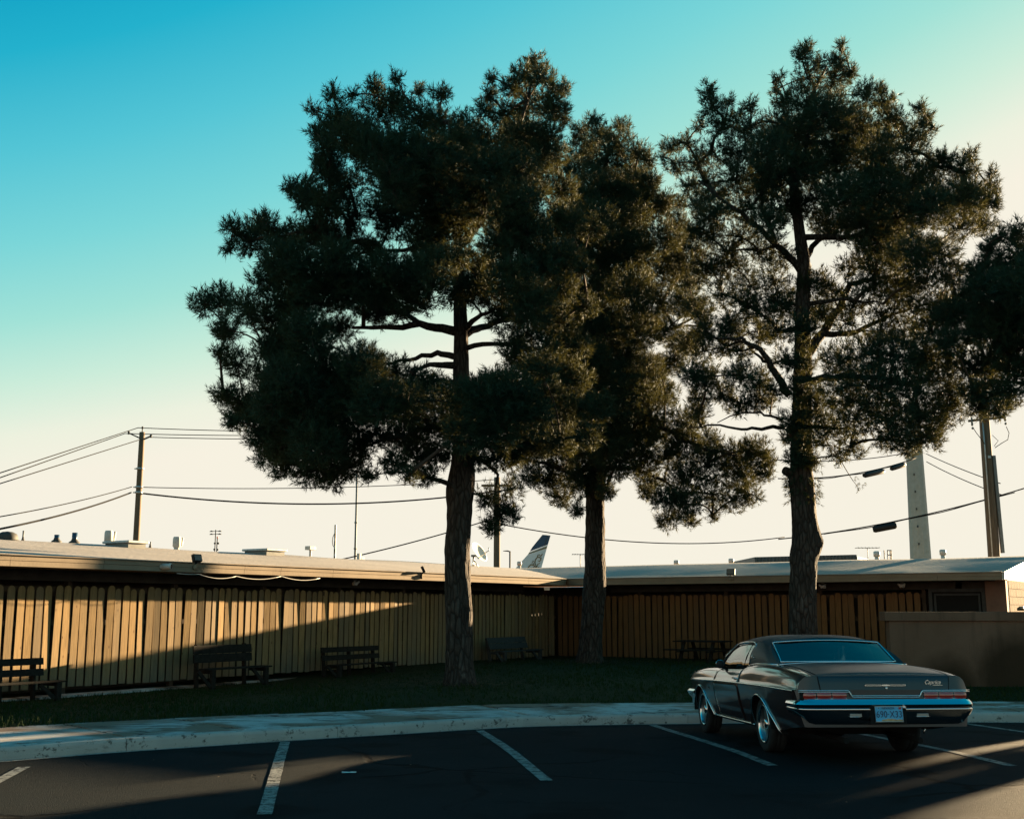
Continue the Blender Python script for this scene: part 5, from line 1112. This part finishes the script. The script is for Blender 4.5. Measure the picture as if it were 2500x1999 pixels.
def car_shell(mb, sgn_list=(1, -1)):
    for sg in sgn_list:
        rows = []
        for y in YST:
            r = []
            for k, (x, z) in enumerate(section(y)):
                if 1.52 <= y <= 3.72 and k >= 13:
                    x, z = ((.74, .62), (.55, .50), (.28, .50), (0, .52))[k - 13]
                yy = plan(lean_y(y, z), x); r.append(Vector((sg * x, yy, z)))
            rows.append(r)
        b = len(mb.f); mb.grid(rows, smooth=True, flip=(sg < 0))
        n = len(rows[0]) - 1
        for i in range(len(YST) - 1):
            for k in range(n):
                if 1.47 < YST[i] < 3.75 and k >= 12 and YST[i + 1] > 1.5: mb.m[b + i * n + k] = 1
                elif k >= 12 and (YST[i] < 1.47 or YST[i] > 3.75): mb.m[b + i * n + k] = 2 if YST[i] < 1.47 else 0
        # close the tail and the nose
        for (row, nm) in ((rows[0], 2), (rows[-1], 0)):
            for k in range(n):
                a, c = row[k], row[k + 1]; yb_ = YST[0] if nm == 2 else YST[-1]; NC = 14
                ra = [Vector((a.x * q / NC, plan(lean_y(yb_, a.z), a.x * q / NC), a.z)) for q in range(NC + 1)]; rc = [Vector((c.x * q / NC, plan(lean_y(yb_, c.z), c.x * q / NC), c.z)) for q in range(NC + 1)]
                for q in range(NC): mb.add([ra[q], ra[q + 1], rc[q + 1], rc[q]], [(0, 1, 2, 3)], nm)
body = MB(); car_shell(body)
BODY = body.obj('body', [M['carpaint'], M['cabin'], M['deck_sheen']], CAR)
bm = bmesh.new(); bm.from_mesh(BODY.data); bmesh.ops.remove_doubles(bm, verts=bm.verts, dist=.0008); bmesh.ops.recalc_face_normals(bm, faces=bm.faces)
for f in bm.faces: f.smooth = True
for e in bm.edges:
    if len(e.link_faces) == 2 and e.calc_face_angle(0) > R(38): e.smooth = False
bm.to_mesh(BODY.data); bm.free()
# underside, wheel houses
m = MB(); m.box(-.78, .78, 1.1, 4.95, .24, .34); m.box(-.70, .70, .20, 1.11, .375, .43); m.obj('underbody', M['under'], CAR)
for a in AX:
    for sg in (-1, 1):
        m = MB(); pr_ = [(y, z) for y, z in [(a + .42 * math.cos(math.pi * i / 14), .30 + .41 * math.sin(math.pi * i / 14)) for i in range(15)]]
        rows = [[Vector((sg * x, y, z)) for (y, z) in pr_] for x in (.58, .955)]; m.grid(rows); m.add([Vector((sg * .58, y, z)) for (y, z) in pr_], [tuple(range(15))]); m.obj('wheel_house', M['under'], CAR)
for x in (-.42, .42):
    m = MB(); m.tube([(x, 1.4, .26), (x, .6, .25), (x, .18, .24)], .03, 10); m.obj('exhaust_pipe', M['under'], CAR)
m = MB(); m.tube([(-.7, 1.60, .31), (.7, 1.60, .31)], .06, 10); m.lathe([(0, -.14), (.12, -.08), (.14, 0), (.12, .08), (0, .14)], 14, mat=Matrix.Translation((0, 1.60, .31)) @ Matrix.Rotation(R(90), 4, 'X')); m.obj('rear_axle', M['under'], CAR)
# wheels
def wheel_meshes():
    ty = MB(); R0 = .328; ty.lathe([(.215, -.095), (.255, -.106), (.295, -.107), (.318, -.094), (R0, -.072), (R0, -.03), (R0 - .006, -.026), (R0 - .006, -.02), (R0, -.016), (R0, .016), (R0 - .006, .02), (R0 - .006, .026), (R0, .03), (R0, .072), (.318, .094), (.295, .107), (.255, .106), (.215, .095)], 40, mat=Matrix.Rotation(R(90), 4, 'Y'))
    rm_ = MB(); rm_.lathe([(.222, .090), (.228, .098), (.220, .102), (.205, .094), (.196, .05), (.185, .035), (.10, .045), (.06, .05), (.0, .05)], 40, mat=Matrix.Rotation(R(90), 4, 'Y'))
    rm_.lathe([(.222, -.09), (.19, -.06), (0, -.05)], 24, mat=Matrix.Rotation(R(90), 4, 'Y'))
    ring = MB(); ring.lathe([(.229, .096), (.233, .104), (.224, .110), (.206, .104), (.200, .085)], 48, mat=Matrix.Rotation(R(90), 4, 'Y'))
    sl = MB()
    for i in range(5):
        a = 2 * math.pi * i / 5; c, s = math.cos(a), math.sin(a); d = Vector((0, c, s)); e = Vector((0, -s, c))
        v = [d * r + e * w * q + Vector((h, 0, 0)) for h in (.036, .062) for (r, w) in ((.06, .030), (.198, .046)) for q in (-1, 1)]
        sl.add(v, [(0, 1, 3, 2), (4, 6, 7, 5), (0, 4, 5, 1), (1, 5, 7, 3), (3, 7, 6, 2), (2, 6, 4, 0)])
    hub = MB(); hub.lathe([(.062, .045), (.062, .075), (.05, .088), (0, .092)], 24, mat=Matrix.Rotation(R(90), 4, 'Y'))
    return [('tyre', ty.mesh('tyre', M['tyre'])), ('rim', rm_.mesh('rim', M['wheelsteel'])), ('trim_ring', ring.mesh('trim_ring', M['chrome'])), ('spoke', sl.mesh('spoke', M['wheelsteel'])), ('hub_cap', hub.mesh('hub_cap', M['chrome']))]
WM = wheel_meshes()
for a in AX:
    for sg in (-1, 1):
        w_ = empty('wheel', (sg * .818, a, .328)); w_.parent = CAR; w_.rotation_euler = (random.uniform(0, 1), 0, math.pi if sg < 0 else 0)
        for nm, me in WM: link(nm, me, w_)
# chrome: side mouldings, wheel-arch lips, fender seams
def on_side(y, z, off=.0, sg=-1): return Vector((sg * (side_x(y, z) + off), y, z))
for sg in (-1, 1):
    m = MB(); rows = []
    for y in np.linspace(.20, 5.0, 60):
        zc = z_m(y); rows.append([Vector((sg * (x_m(y) + o), y, zc + h)) for (o, h) in ((-.012, .012), (.009, .009), (.011, -.002), (.004, -.010), (-.012, -.012))])
    m.grid(rows, smooth=True); m.obj('side_moulding', M['chrome_s'], CAR)
    for a in AX:
        m = MB(); pts = []
        for i in range(25):
            th = math.pi * (i / 24) * 1.10 - .05 * math.pi; y, z = a + .412 * math.cos(th), .30 + .405 * math.sin(th) * .92
            if i > 19: y -= .02 * (i - 19)
            pts.append(on_side(y, z, .006, sg))
        m.tube(pts, .013, 6); m.obj('arch_moulding', M['chrome_s'], CAR)
    m = MB(); m.tube([on_side(y, .285, .004, sg) for y in np.linspace(2.08, 4.1, 24)], .016, 6); m.obj('sill_moulding', M['chrome_s'], CAR)
    # door panel standing a hair proud, so its shut lines show
    rows = []; m = MB()
    for y in np.linspace(2.45, 3.70, 22):
        zt_ = z_s(y) - .004; rows.append([Vector((sg * (side_x(y, z) + .0035), y, z)) for z in np.linspace(.315, zt_, 20)])
    m.grid(rows, smooth=True); dr = m.obj('door', M['carpaint'], CAR)
    sm = dr.modifiers.new('th', 'SOLIDIFY'); sm.thickness = .006; sm.offset = -1 if sg > 0 else 1
    m = MB(); yh = 2.64; m.tube([on_side(yh - .09, .835, .004, sg), on_side(yh - .085, .838, .028, sg), on_side(yh + .075, .838, .028, sg), on_side(yh + .085, .838, .004, sg)], .010, 8)
    m.lathe([(0, 0), (.016, 0), (.016, .014), (0, .018)], 12, mat=Matrix.Translation(on_side(yh - .105, .83, 0, sg)) @ Matrix.Rotation(R(90) * sg, 4, 'Y')); m.obj('handle', M['chrome'], dr)
    # fender shut line
    m = MB(); m.tube([on_side(3.76, z, .0015, sg) for z in np.linspace(.32, z_s(3.76), 14)], .003, 4); m.obj('fender_seam', M['under'], CAR)
# round door mirror on the driver's side
mp = Vector((-.975, 3.36, 1.00)); m = MB(); m.tube([on_side(3.38, .92, -.02), (-.945, 3.38, .955), (-.975, 3.375, .985)], [.018, .011, .012], 8)
m.lathe([(0, .045), (.03, .042), (.052, .02), (.058, -.012), (.054, -.016), (0, -.014)], 24, mat=Matrix.Translation(mp) @ Matrix.Rotation(R(-90), 4, 'X') @ Matrix.Rotation(R(8), 4, 'Y')); mir = m.obj('door_mirror', M['blackmetal'], CAR)
m = MB(); m.lathe([(.056, -.016), (.059, -.014), (.059, -.008)], 24, mat=Matrix.Translation(mp) @ Matrix.Rotation(R(-90), 4, 'X') @ Matrix.Rotation(R(8), 4, 'Y')); m.obj('rim', M['chrome'], mir)

# ---- greenhouse
YB0, YB1, YW1, YW0 = 1.44, 1.87, 3.38, 3.86
zroof_c = cur([(1.86, 1.315), (1.98, 1.345), (2.3, 1.385), (2.65, 1.395), (3.1, 1.375), (3.44, 1.335)])
xrail = cur([(1.86, .718), (2.3, .730), (3.44, .705)]); zrail = cur([(1.86, 1.248), (2.3, 1.300), (2.8, 1.300), (3.44, 1.26)])
m = MB(); rows = []
for y in np.linspace(YB1 - .03, YW1 + .02, 26):
    r = []
    for u in np.linspace(-1, 1, 29):
        x = xrail(y) * math.sin(u * math.pi / 2) ; q = abs(x) / xrail(y)
        z = zroof_c(y) - (zroof_c(y) - zrail(y)) * (q ** 4.6); r.append(Vector((x, y - .035 * (1 - q * q) * (y < 2.0) , z)))
    rows.append(r)
m.grid(rows, smooth=True); m.obj('vinyl_roof', M['vinyl'], CAR)
m = MB(); m.grid([[Vector((v.x * .96, v.y, v.z - .03)) for v in r] for r in rows[1:-1]]); m.obj('headliner', M['cabin'], CAR)
belt = lambda y: z_s(y) + .004
for sg in (-1, 1):
    # broad rear pillar, vinyl covered, bulging gently outwards
    m = MB(); rows = []
    for i in range(13):
        u = i / 12; r = []
        yt, yb = YB1 - .04 + (2.355 - YB1 + .04) * u, YB0 - .13 + (2.41 - YB0 + .13) * u
        pt = Vector((xrail(yt), yt, zrail(yt))); pb = Vector((.84 if u > .25 else .785 + .22 * u, yb, belt(yb) + .006))
        for k in range(11):
            w = k / 10; p = pb.lerp(pt, w); bul = .026 * math.sin(math.pi * w); r.append(Vector((sg * (p.x + bul), p.y + (.035 * math.sin(math.pi * w) if u > .5 else -.01 * math.sin(math.pi * w)), p.z)))
        rows.append(r)
    m.grid(rows, smooth=True)
    # inner return to the rear window
    rows = []
    for k in range(11):
        w = k / 10; ot = Vector((xrail(YB1 - .04), YB1 - .04, zrail(YB1 - .04))); ob = Vector((.785, YB0 - .13, belt(YB0) + .006)); p = ob.lerp(ot, w); bul = .026 * math.sin(math.pi * w)
        it = Vector((.67, YB1 + .02, 1.287)); ib = Vector((.70, YB0 + .01, 1.058)); q = ib.lerp(it, w)
        rows.append([Vector((sg * (p.x + bul), p.y - .01 * math.sin(math.pi * w), p.z)), Vector((sg * q.x, q.y, q.z))])
    m.grid(rows, smooth=True); cpil = m.obj('rear_pillar', M['vinyl'], CAR)
    m = MB(); cpt = Vector((sg * .882, 1.98, 1.105)); m.box(-.004, .004, -.035, .035, -.006, .006, 0, Matrix.Translation(cpt)); m.lathe([(0, 0), (.012, 0), (.012, .006), (0, .006)], 8, mat=Matrix.Translation(cpt + Vector((0, .05, 0))) @ Matrix.Rotation(R(90) * sg, 4, 'Y')); m.obj('emblem', M['chrome'], cpil)
    # windscreen pillar and drip rail
    m = MB(); m.tube([(sg * .83, YW0 - .05, .945), (sg * .775, YW1 + .33, 1.10), (sg * .708, YW1 - .01, 1.252)], [.028, .024, .024], 8); m.obj('front_pillar', M['carpaint'], CAR)
    m = MB(); pts = [Vector((sg * .84, YW0 - .06, .955)), Vector((sg * .785, YW1 + .31, 1.105)), Vector((sg * .72, YW1 - .03, 1.254))] + [Vector((sg * (xrail(y) + .012), y, zrail(y) + .0)) for y in (3.2, 2.95, 2.7, 2.46)] + [Vector((sg * .748, 2.335, 1.268)), Vector((sg * .765, 2.305, 1.232)), Vector((sg * .815, 2.325, 1.12)), Vector((sg * .845, 2.385, 1.02))]
    m.tube(pts, .0095, 6); m.obj('drip_rail', M['chrome_s'], CAR)
    # belt chrome kicking up over the hip and along the vinyl edge
    m = MB(); m.tube([Vector((sg * (x_s(y) - .03), y, z_s(y) + .006)) for y in np.linspace(3.7, 2.55, 16)] + [Vector((sg * .852, 2.36, 1.004)), Vector((sg * .858, 2.0, 1.030)), Vector((sg * .845, 1.6, 1.036)), Vector((sg * .80, 1.32, 1.034))] , .010, 6); m.obj('belt_moulding', M['chrome_s'], CAR)
    # side glass: door pane and quarter pane
    def sg_pt(y, w): return Vector((sg * (.845 - .142 * w), y, .94 + (zrail(min(3.4, max(1.9, y))) - .012 - .94) * w))
    for (nm, yb0, yb1, yt0, yt1) in (('door_glass', 2.68, 3.72, 2.63, 3.35), ('quarter_glass', 2.40, 2.66, 2.33, 2.61)):
        m = MB(); rows = []
        for w in np.linspace(0, 1, 7): rows.append([sg_pt(yb0 + (yt0 - yb0) * w + (yb1 + (yt1 - yt0 - yb1 + yb0) * w - yb0) * u * 1.0, w) + Vector((sg * .02 * math.sin(math.pi * w), 0, 0)) for u in np.linspace(0, 1, 9)])
        m.grid(rows, smooth=True); m.obj(nm, M['glass'], CAR)
    m = MB(); a, b = sg_pt(2.67, 0), sg_pt(2.62, 1); m.tube([a, a.lerp(b, .5) + Vector((sg * .022, 0, 0)), b], .007, 6); m.obj('glass_divider', M['blackmetal'], CAR)
    m = MB(); rows = [[Vector((sg * .80, y, .62)), Vector((sg * .80, y, .935))] for y in np.linspace(1.55, 3.7, 8)]; m.grid(rows); m.obj('door_trim', M['cabin'], CAR)
def bl(u, w):
    """rear window: u -1..1 across, w 0..1 up"""
    hw = .718 + (.680 - .718) * w; bow = (1 - u * u)
    return Vector((u * hw, YB0 + .005 + (YB1 - YB0) * w - .075 * bow * (1 - .35 * w), 1.062 + (1.292 - 1.062) * w + .022 * bow * w + .006 * bow))
m = MB(); m.grid([[bl(u, w) for u in np.linspace(-1, 1, 25)] for w in np.linspace(0, 1, 9)], smooth=True); bg_ = m.obj('rear_window', M['glass_rear'], CAR)
m = MB(); loop = [bl(u, 0) for u in np.linspace(-1, 1, 25)] + [bl(1, w) for w in np.linspace(.1, .9, 8)] + [bl(u, 1) for u in np.linspace(1, -1, 25)] + [bl(-1, w) for w in np.linspace(.9, .1, 8)]
m.tube([p + Vector((0, -.006, .004)) for p in loop], .0095, 6, closed=True); m.obj('trim', M['chrome_s'], bg_)
m = MB(); m.grid([[bl(u, 0) + Vector((0, .0, -.004)), Vector((u * .765, YB0 - .10 - .05 * (1 - u * u), z_d(YB0 - .12) - (.03) * abs(u) ** 2.6 + .008))] for u in np.linspace(-1, 1, 25)], smooth=True); m.obj('rear_panel', M['deck_sheen'], CAR)
m = MB(); m.tube([Vector((u * .78, YB0 - .115 - .05 * (1 - u * u), z_d(YB0 - .12) - .032 * abs(u) ** 2.6 + .010)) for u in np.linspace(-1, 1, 25)], .008, 6); m.obj('panel_moulding', M['chrome_s'], CAR)
m = MB(); m.grid([[bl(u, 1) + Vector((0, .0, .012)) for u in np.linspace(-1, 1, 25)], [bl(u, 1) + Vector((0, .03, .040 - .02 * abs(u))) for u in np.linspace(-1, 1, 25)]], smooth=True); m.obj('roof_edge', M['vinyl'], CAR)
m = MB(); rows = []
for w in np.linspace(0, 1, 7):
    hw = .81 + (.68 - .81) * w; rows.append([Vector((u * hw, YW0 + .13 * (1 - u * u) + (YW1 - YW0) * w, .985 + (1.255 - .985) * w + .07 * (1 - u * u) * w)) for u in np.linspace(-1, 1, 19)])
m.grid(rows, smooth=True); ws = m.obj('windscreen', M['glass_rear'], CAR)
m = MB(); m.tube([rows[0][i] for i in range(19)] + [r[-1] for r in rows[1:-1]] + [rows[-1][i] for i in range(18, -1, -1)] + [r[0] for r in rows[-2:0:-1]], .012, 6, closed=True); m.obj('trim', M['chrome_s'], ws)
# cabin
def cushion(nm, x0, x1, y0, y1, z0, z1, rake=0.0):
    m = MB(); mt = Matrix.Translation(((x0 + x1) / 2, (y0 + y1) / 2, z0)) @ Matrix.Rotation(rake, 4, 'X'); m.box((x0 - x1) / 2, (x1 - x0) / 2, (y0 - y1) / 2, (y1 - y0) / 2, 0, z1 - z0, 0, mt); return m.obj(nm, M['cabin'], CAR, bevel=.045)
cushion('rear_seat', -.66, .66, 1.85, 2.3, .42, .66); cushion('rear_seat_back', -.66, .66, 1.58, 1.76, .52, 1.02, R(12)); cushion('front_seat', -.68, .68, 2.65, 3.15, .40, .66); cushion('front_seat_back', -.68, .68, 2.52, 2.68, .55, 1.04, R(12))
m = MB(); m.box(-.74, .74, 1.47, 1.62, .99, 1.02); m.obj('parcel_shelf', M['cabin'], CAR)
m = MB(); m.box(-.74, .74, 3.48, 3.74, .72, .965); m.obj('dashboard', M['cabin'], CAR, bevel=.03)
m = MB(); cst = Vector((-.38, 3.44, .92)); rm2 = Matrix.Translation(cst) @ Matrix.Rotation(R(62), 4, 'X'); m.tube([rm2 @ Vector((.19 * math.cos(t_), .19 * math.sin(t_), 0)) for t_ in np.linspace(0, 2 * math.pi, 25)[:-1]], .012, 6, closed=True); m.bar(rm2 @ Vector((-.19, 0, 0)), rm2 @ Vector((.19, 0, 0)), .02, .02); m.tube([rm2 @ Vector((0, 0, 0)), rm2 @ Vector((0, 0, -.35))], .02, 8); m.obj('steering_wheel', M['cabin'], CAR)
m = MB(); m.box(-.10, .10, -.012, .012, -.028, .028, 0, Matrix.Translation((0, 3.34, 1.262))); m.tube([(0, 3.35, 1.28), (0, 3.39, 1.32)], .008, 6); m.obj('cabin_mirror', M['blackmetal'], CAR)

# ---- tail
YT0 = .055
def tail_y(z): return lean_y(.06, z)
# boot lid: deck part and drop panel with visible shut line
m = MB(); rows = []
def deck(x, y): zs, zd, xs1 = z_s(y), z_d(y), x_s(y); return zd - (zd - zs) * (abs(x) / xs1) ** 2.6
XL = .745
for y in list(np.linspace(1.24, .12, 20)):
    rows.append([Vector((u * XL, lean_y(y, deck(u * XL, y)), deck(u * XL, y) + .0045)) for u in np.linspace(-1, 1, 27)])
zt0 = deck(0, .09)
for (z, dy) in ((.935, -.004), (.915, -.011), (.86, -.012), (.82, -.0125), (.790, -.0125)):
    rows.append([Vector((u * (XL - (.962 - z) * .14), tail_y(z) + dy + .004, min(z, deck(u * XL, .09)))) for u in np.linspace(-1, 1, 27)])
m.grid(rows, smooth=True); lid = m.obj('boot_lid', M['deck_sheen'], CAR)
for k_, q_ in ((0, -.004), (-1, .004)):
    m = MB(); m.tube([r_[k_] + Vector((q_, 0, -.001)) for r_ in rows], .0042, 4); m.obj('shut_line', M['under'], lid)
# lower centre panel below the lid, stepped trim around the lamps
zt, zl = .784, .722
YP = tail_y(.73) - .012
m = MB(); m.box(-.405, .405, YP, YP + .03, zl, .790); m.obj('tail_panel', M['deck_sheen'], CAR)
def trimline(pts, r=.0062): m = MB(); m.tube(pts, r, 6); return m.obj('tail_trim', M['chrome_s'], CAR)
for dz, o in ((0.0, 0.0), (-.016, .012)):
    trimline([(-.968, YP + .035, zt + dz), (-.90, YP - .004, zt + dz), (-.425 + o, YP - .006, zt + dz), (-.408 + o, YP - .006, zt - .012 + dz), (-.398 + o, YP - .006, zl + .018 + dz), (-.385 + o, YP - .006, zl + .006 + dz), (.385 - o, YP - .006, zl + .006 + dz), (.398 - o, YP - .006, zl + .018 + dz), (.408 - o, YP - .006, zt - .012 + dz), (.425 - o, YP - .006, zt + dz), (.90, YP - .004, zt + dz), (.968, YP + .035, zt + dz)], .0052)
for sg in (-1, 1):
    m = MB(); m.box(min(sg * .43, sg * .955), max(sg * .43, sg * .955), YP + .012, YP + .05, 0.690, .768); hs = m.obj('lamp_housing', M['under'], CAR)
    for i in range(3):
        a, b = .438 + i * .172, .438 + (i + 1) * .172 - .012; m = MB(); x0, x1 = sorted((sg * a, sg * b)); rows = []
        for u in np.linspace(0, 1, 7): rows.append([Vector((x0 + (x1 - x0) * u, YP + .010 - .014 * math.sin(math.pi * u) ** .5 - .008 * math.sin(math.pi * w) + (.03 * max(0, (abs(x0 + (x1 - x0) * u) - .88) / .08)), 0.694 + .068 * w)) for w in np.linspace(0, 1, 5)])
        m.grid(rows, smooth=True); tl = m.obj('tail_lamp', M['lens'], CAR)
        m = MB(); m.tube([rows[0][0], rows[-1][0], rows[-1][-1], rows[0][-1]], .0035, 5, closed=True); m.obj('bezel', M['chrome_s'], tl)
# bumper: swept profile around the tail, ledge on top, crease line, tucked under
def bumper(nm, path, prof, flip=1):
    m = MB(); rows = []
    for i, (x, y) in enumerate(path):
        a, b = path[max(0, i - 1)], path[min(len(path) - 1, i + 1)]; d = Vector((b[0] - a[0], b[1] - a[1], 0)).normalized(); n_ = Vector((d.y, -d.x, 0)) * flip
        k = smoothstep(.80, 1.0, abs(x)); rows.append([Vector((x, y, 0)) + n_ * (o - (.05 * k * (1 if z < .56 else 0) * (.60 - z) / .15)) + Vector((0, 0, z + .03 * k * (z < .5))) for (o, z) in prof])
    m.grid(rows, smooth=True); o = m.obj(nm, M['chrome'], CAR)
    bm = bmesh.new(); bm.from_mesh(o.data)
    for e in bm.edges:
        if len(e.link_faces) == 2 and e.calc_face_angle(0) > R(28): e.smooth = False
    bm.to_mesh(o.data); bm.free(); return o
bp = [(-.955, .48), (-.962, .34), (-.966, .20), (-.966, .12), (-.955, .065), (-.925, .033)] + [(x, .02 - .028 * (1 - (x / .95) ** 2)) for x in np.linspace(-.88, .88, 25)] + [(.925, .033), (.955, .065), (.966, .12), (.966, .20), (.962, .34), (.955, .48)]
bprof = [(o_, z_ - .008) for (o_, z_) in ((-.07, .703), (-.012, .700), (.022, .672), (.034, .655), (.038, .646), (.030, .638), (.020, .612), (.018, .604), (.026, .598), (.027, .590), (.020, .57), (.012, .52), (-.008, .465), (-.035, .435), (-.09, .42))]
BU = bumper('rear_bumper', bp, bprof)
m = MB(); m.box(-.215, .185, -.036, -.020, .432, .628); m.obj('plate_recess', M['under'], BU)
for x in (-.375, .375):
    m = MB(); m.box(x - .065, x + .065, -.024, -.012, 0.512, .540); bk = m.obj('reversing_lamp', M['wheelsteel'], BU); m = MB(); m.tube([(x - .07, -.026, .508), (x + .07, -.026, .508)], .004, 5); m.obj('trim', M['chrome_s'], bk)
m = MB(); m.lathe([(0, 0), (.02, .004), (.022, .014), (0, .022)], 10, mat=Matrix.Translation((.165, -.026, .604)) @ Matrix.Rotation(R(90), 4, 'X')); m.obj('plate_lamp', M['chrome_s'], BU)
# licence plate
PLT = empty('licence_plate', (-.015, -.052, .538)); PLT.parent = CAR; PLT.rotation_euler = (R(-3), 0, 0)
m = MB(); m.box(-.152, .152, 0, .004, -.077, .077); m.obj('plate', M['plate_blue'], PLT)
m = MB(); m.tube([(-.155, .0, -.080), (.155, .0, -.080), (.155, .0, .080), (-.155, .0, .080)], .005, 6, closed=True); m.obj('frame', M['plate_frame'], PLT)
m = MB(); rows = [[Vector((x, -.0015, -.075)), Vector((x, -.0015, -.058 + .012 * noise.noise(Vector((x * 30, 0, 2))) + .010 * math.exp(-((x - .02) / .06) ** 2)))] for x in np.linspace(-.085, .15, 24)]; m.grid(rows, smooth=False); m.obj('desert_band', M['plate_ochre'], PLT)
m = MB(); m.box(.108, .140, -.003, -.001, .050, .074); m.obj('sticker', M['plate_red'], PLT)
def text(nm, s, size, loc, mat, par, sx=1.0, shear=0.0, ext=.0012, space=1.0):
    c = bpy.data.curves.new(nm, 'FONT'); c.body = s; c.size = size; c.align_x = 'CENTER'; c.align_y = 'CENTER'; c.extrude = ext; c.shear = shear; c.space_character = space; c.materials.append(mat)
    o = bpy.data.objects.new(nm, c); COL.objects.link(o); bpy.context.view_layer.update()
    me = bpy.data.meshes.new_from_object(o.evaluated_get(bpy.context.evaluated_depsgraph_get())); bpy.data.objects.remove(o)
    o = link(nm, me, par, loc, (R(90), 0, 0)); o.scale = (sx, 1, 1); return o
text('state_name', 'NEVADA', .034, (-.01, -.0035, .061), M['plate_ink'], PLT, 1.05); text('number', '690\u00b7X33', .100, (0, -.0035, -.005), M['plate_ink'], PLT, .80, ext=.0016, space=1.06)
for x in (-.115, ):
    m = MB(); m.lathe([(0, 0), (.006, 0), (.006, .003), (0, .004)], 8, mat=Matrix.Translation((x, -.002, .063)) @ Matrix.Rotation(R(90), 4, 'X')); m.obj('bolt', M['chrome_s'], PLT)
# lid badges
yb_ = tail_y(.835) - .013; ZS = .026
m = MB()
for (x0, x1) in ((-.225, -.045), (.05, .235)):
    m.box(x0, x1, yb_ - .010, yb_, .830, .834); m.box(x0, x1, yb_ - .010, yb_, .841, .845); m.box(x0, x0 + .005, yb_ - .011, yb_, .8295, .8455); m.box(x1 - .005, x1, yb_ - .011, yb_, .8295, .8455)
m.prism([(-.045, .831), (.02, .829), (.05, .833), (.05, .842), (.03, .847), (-.03, .846)], .011, mat=Matrix.Translation((0, yb_ - .011, 0))); m.obj('lid_emblem', M['chrome_s'], lid)
m = MB(); m.lathe([(.008, 0), (.014, .002), (.014, .008), (.008, .010), (.0, .006)], 14, mat=Matrix.Translation((.018, tail_y(.808) - .010, .808)) @ Matrix.Rotation(R(90), 4, 'X')); m.obj('lock', M['chrome_s'], lid)
sc1 = text('script_badge', 'Caprice', .062, (.545, tail_y(.866) - .017, .868), M['chrome_s'], lid, .95, .42, .0015)
m = MB(); m.box(.545, .655, tail_y(.838) - .018, tail_y(.838) - .011, .836, .841); m.obj('badge_bar', M['chrome_s'], lid)
m = MB(); p = on_side(4.0, .68, .004); m.bar(p + Vector((0, -.02, -.03)), p + Vector((0, .03, .03)), .006, .014); m.bar(p + Vector((0, .03, -.02)), p + Vector((0, -.03, .01)), .006, .012); m.obj('fender_emblem', M['chrome_s'], CAR)
# ---- nose
m = MB(); rows = [[Vector((u * .74, lean_y(y, z_d(y)), z_d(y) - (z_d(y) - z_s(y)) * (abs(u) * .74 / x_s(y)) ** 2.6 + .004)) for u in np.linspace(-1, 1, 21)] for y in np.linspace(3.95, 5.18, 14)]; m.grid(rows, smooth=True); m.obj('bonnet', M['carpaint'], CAR)
m = MB(); m.box(-.90, .90, 5.34, 5.40, .52, .76); gl = m.obj('grille', M['under'], CAR)
for i in range(7):
    m = MB(); m.box(-.58, .58, 5.395, 5.405, .535 + i * .032, .543 + i * .032); m.obj('grille_bar', M['chrome_s'], gl)
for x in (-.80, -.62, .62, .80):
    m = MB(); m.lathe([(.088, .0), (.085, .018), (.05, .03), (0, .034)], 20, mat=Matrix.Translation((x, 5.395, .64)) @ Matrix.Rotation(R(-90), 4, 'X')); m.obj('headlight', M['glass_dark'], CAR)
fp = [(-x, 5.42 - y) for (x, y) in bp]
fprof = [(-.06, .60), (.0, .60), (.03, .575), (.035, .55), (.02, .50), (.02, .47), (-.02, .41), (-.08, .39)]
bumper('front_bumper', fp, fprof)
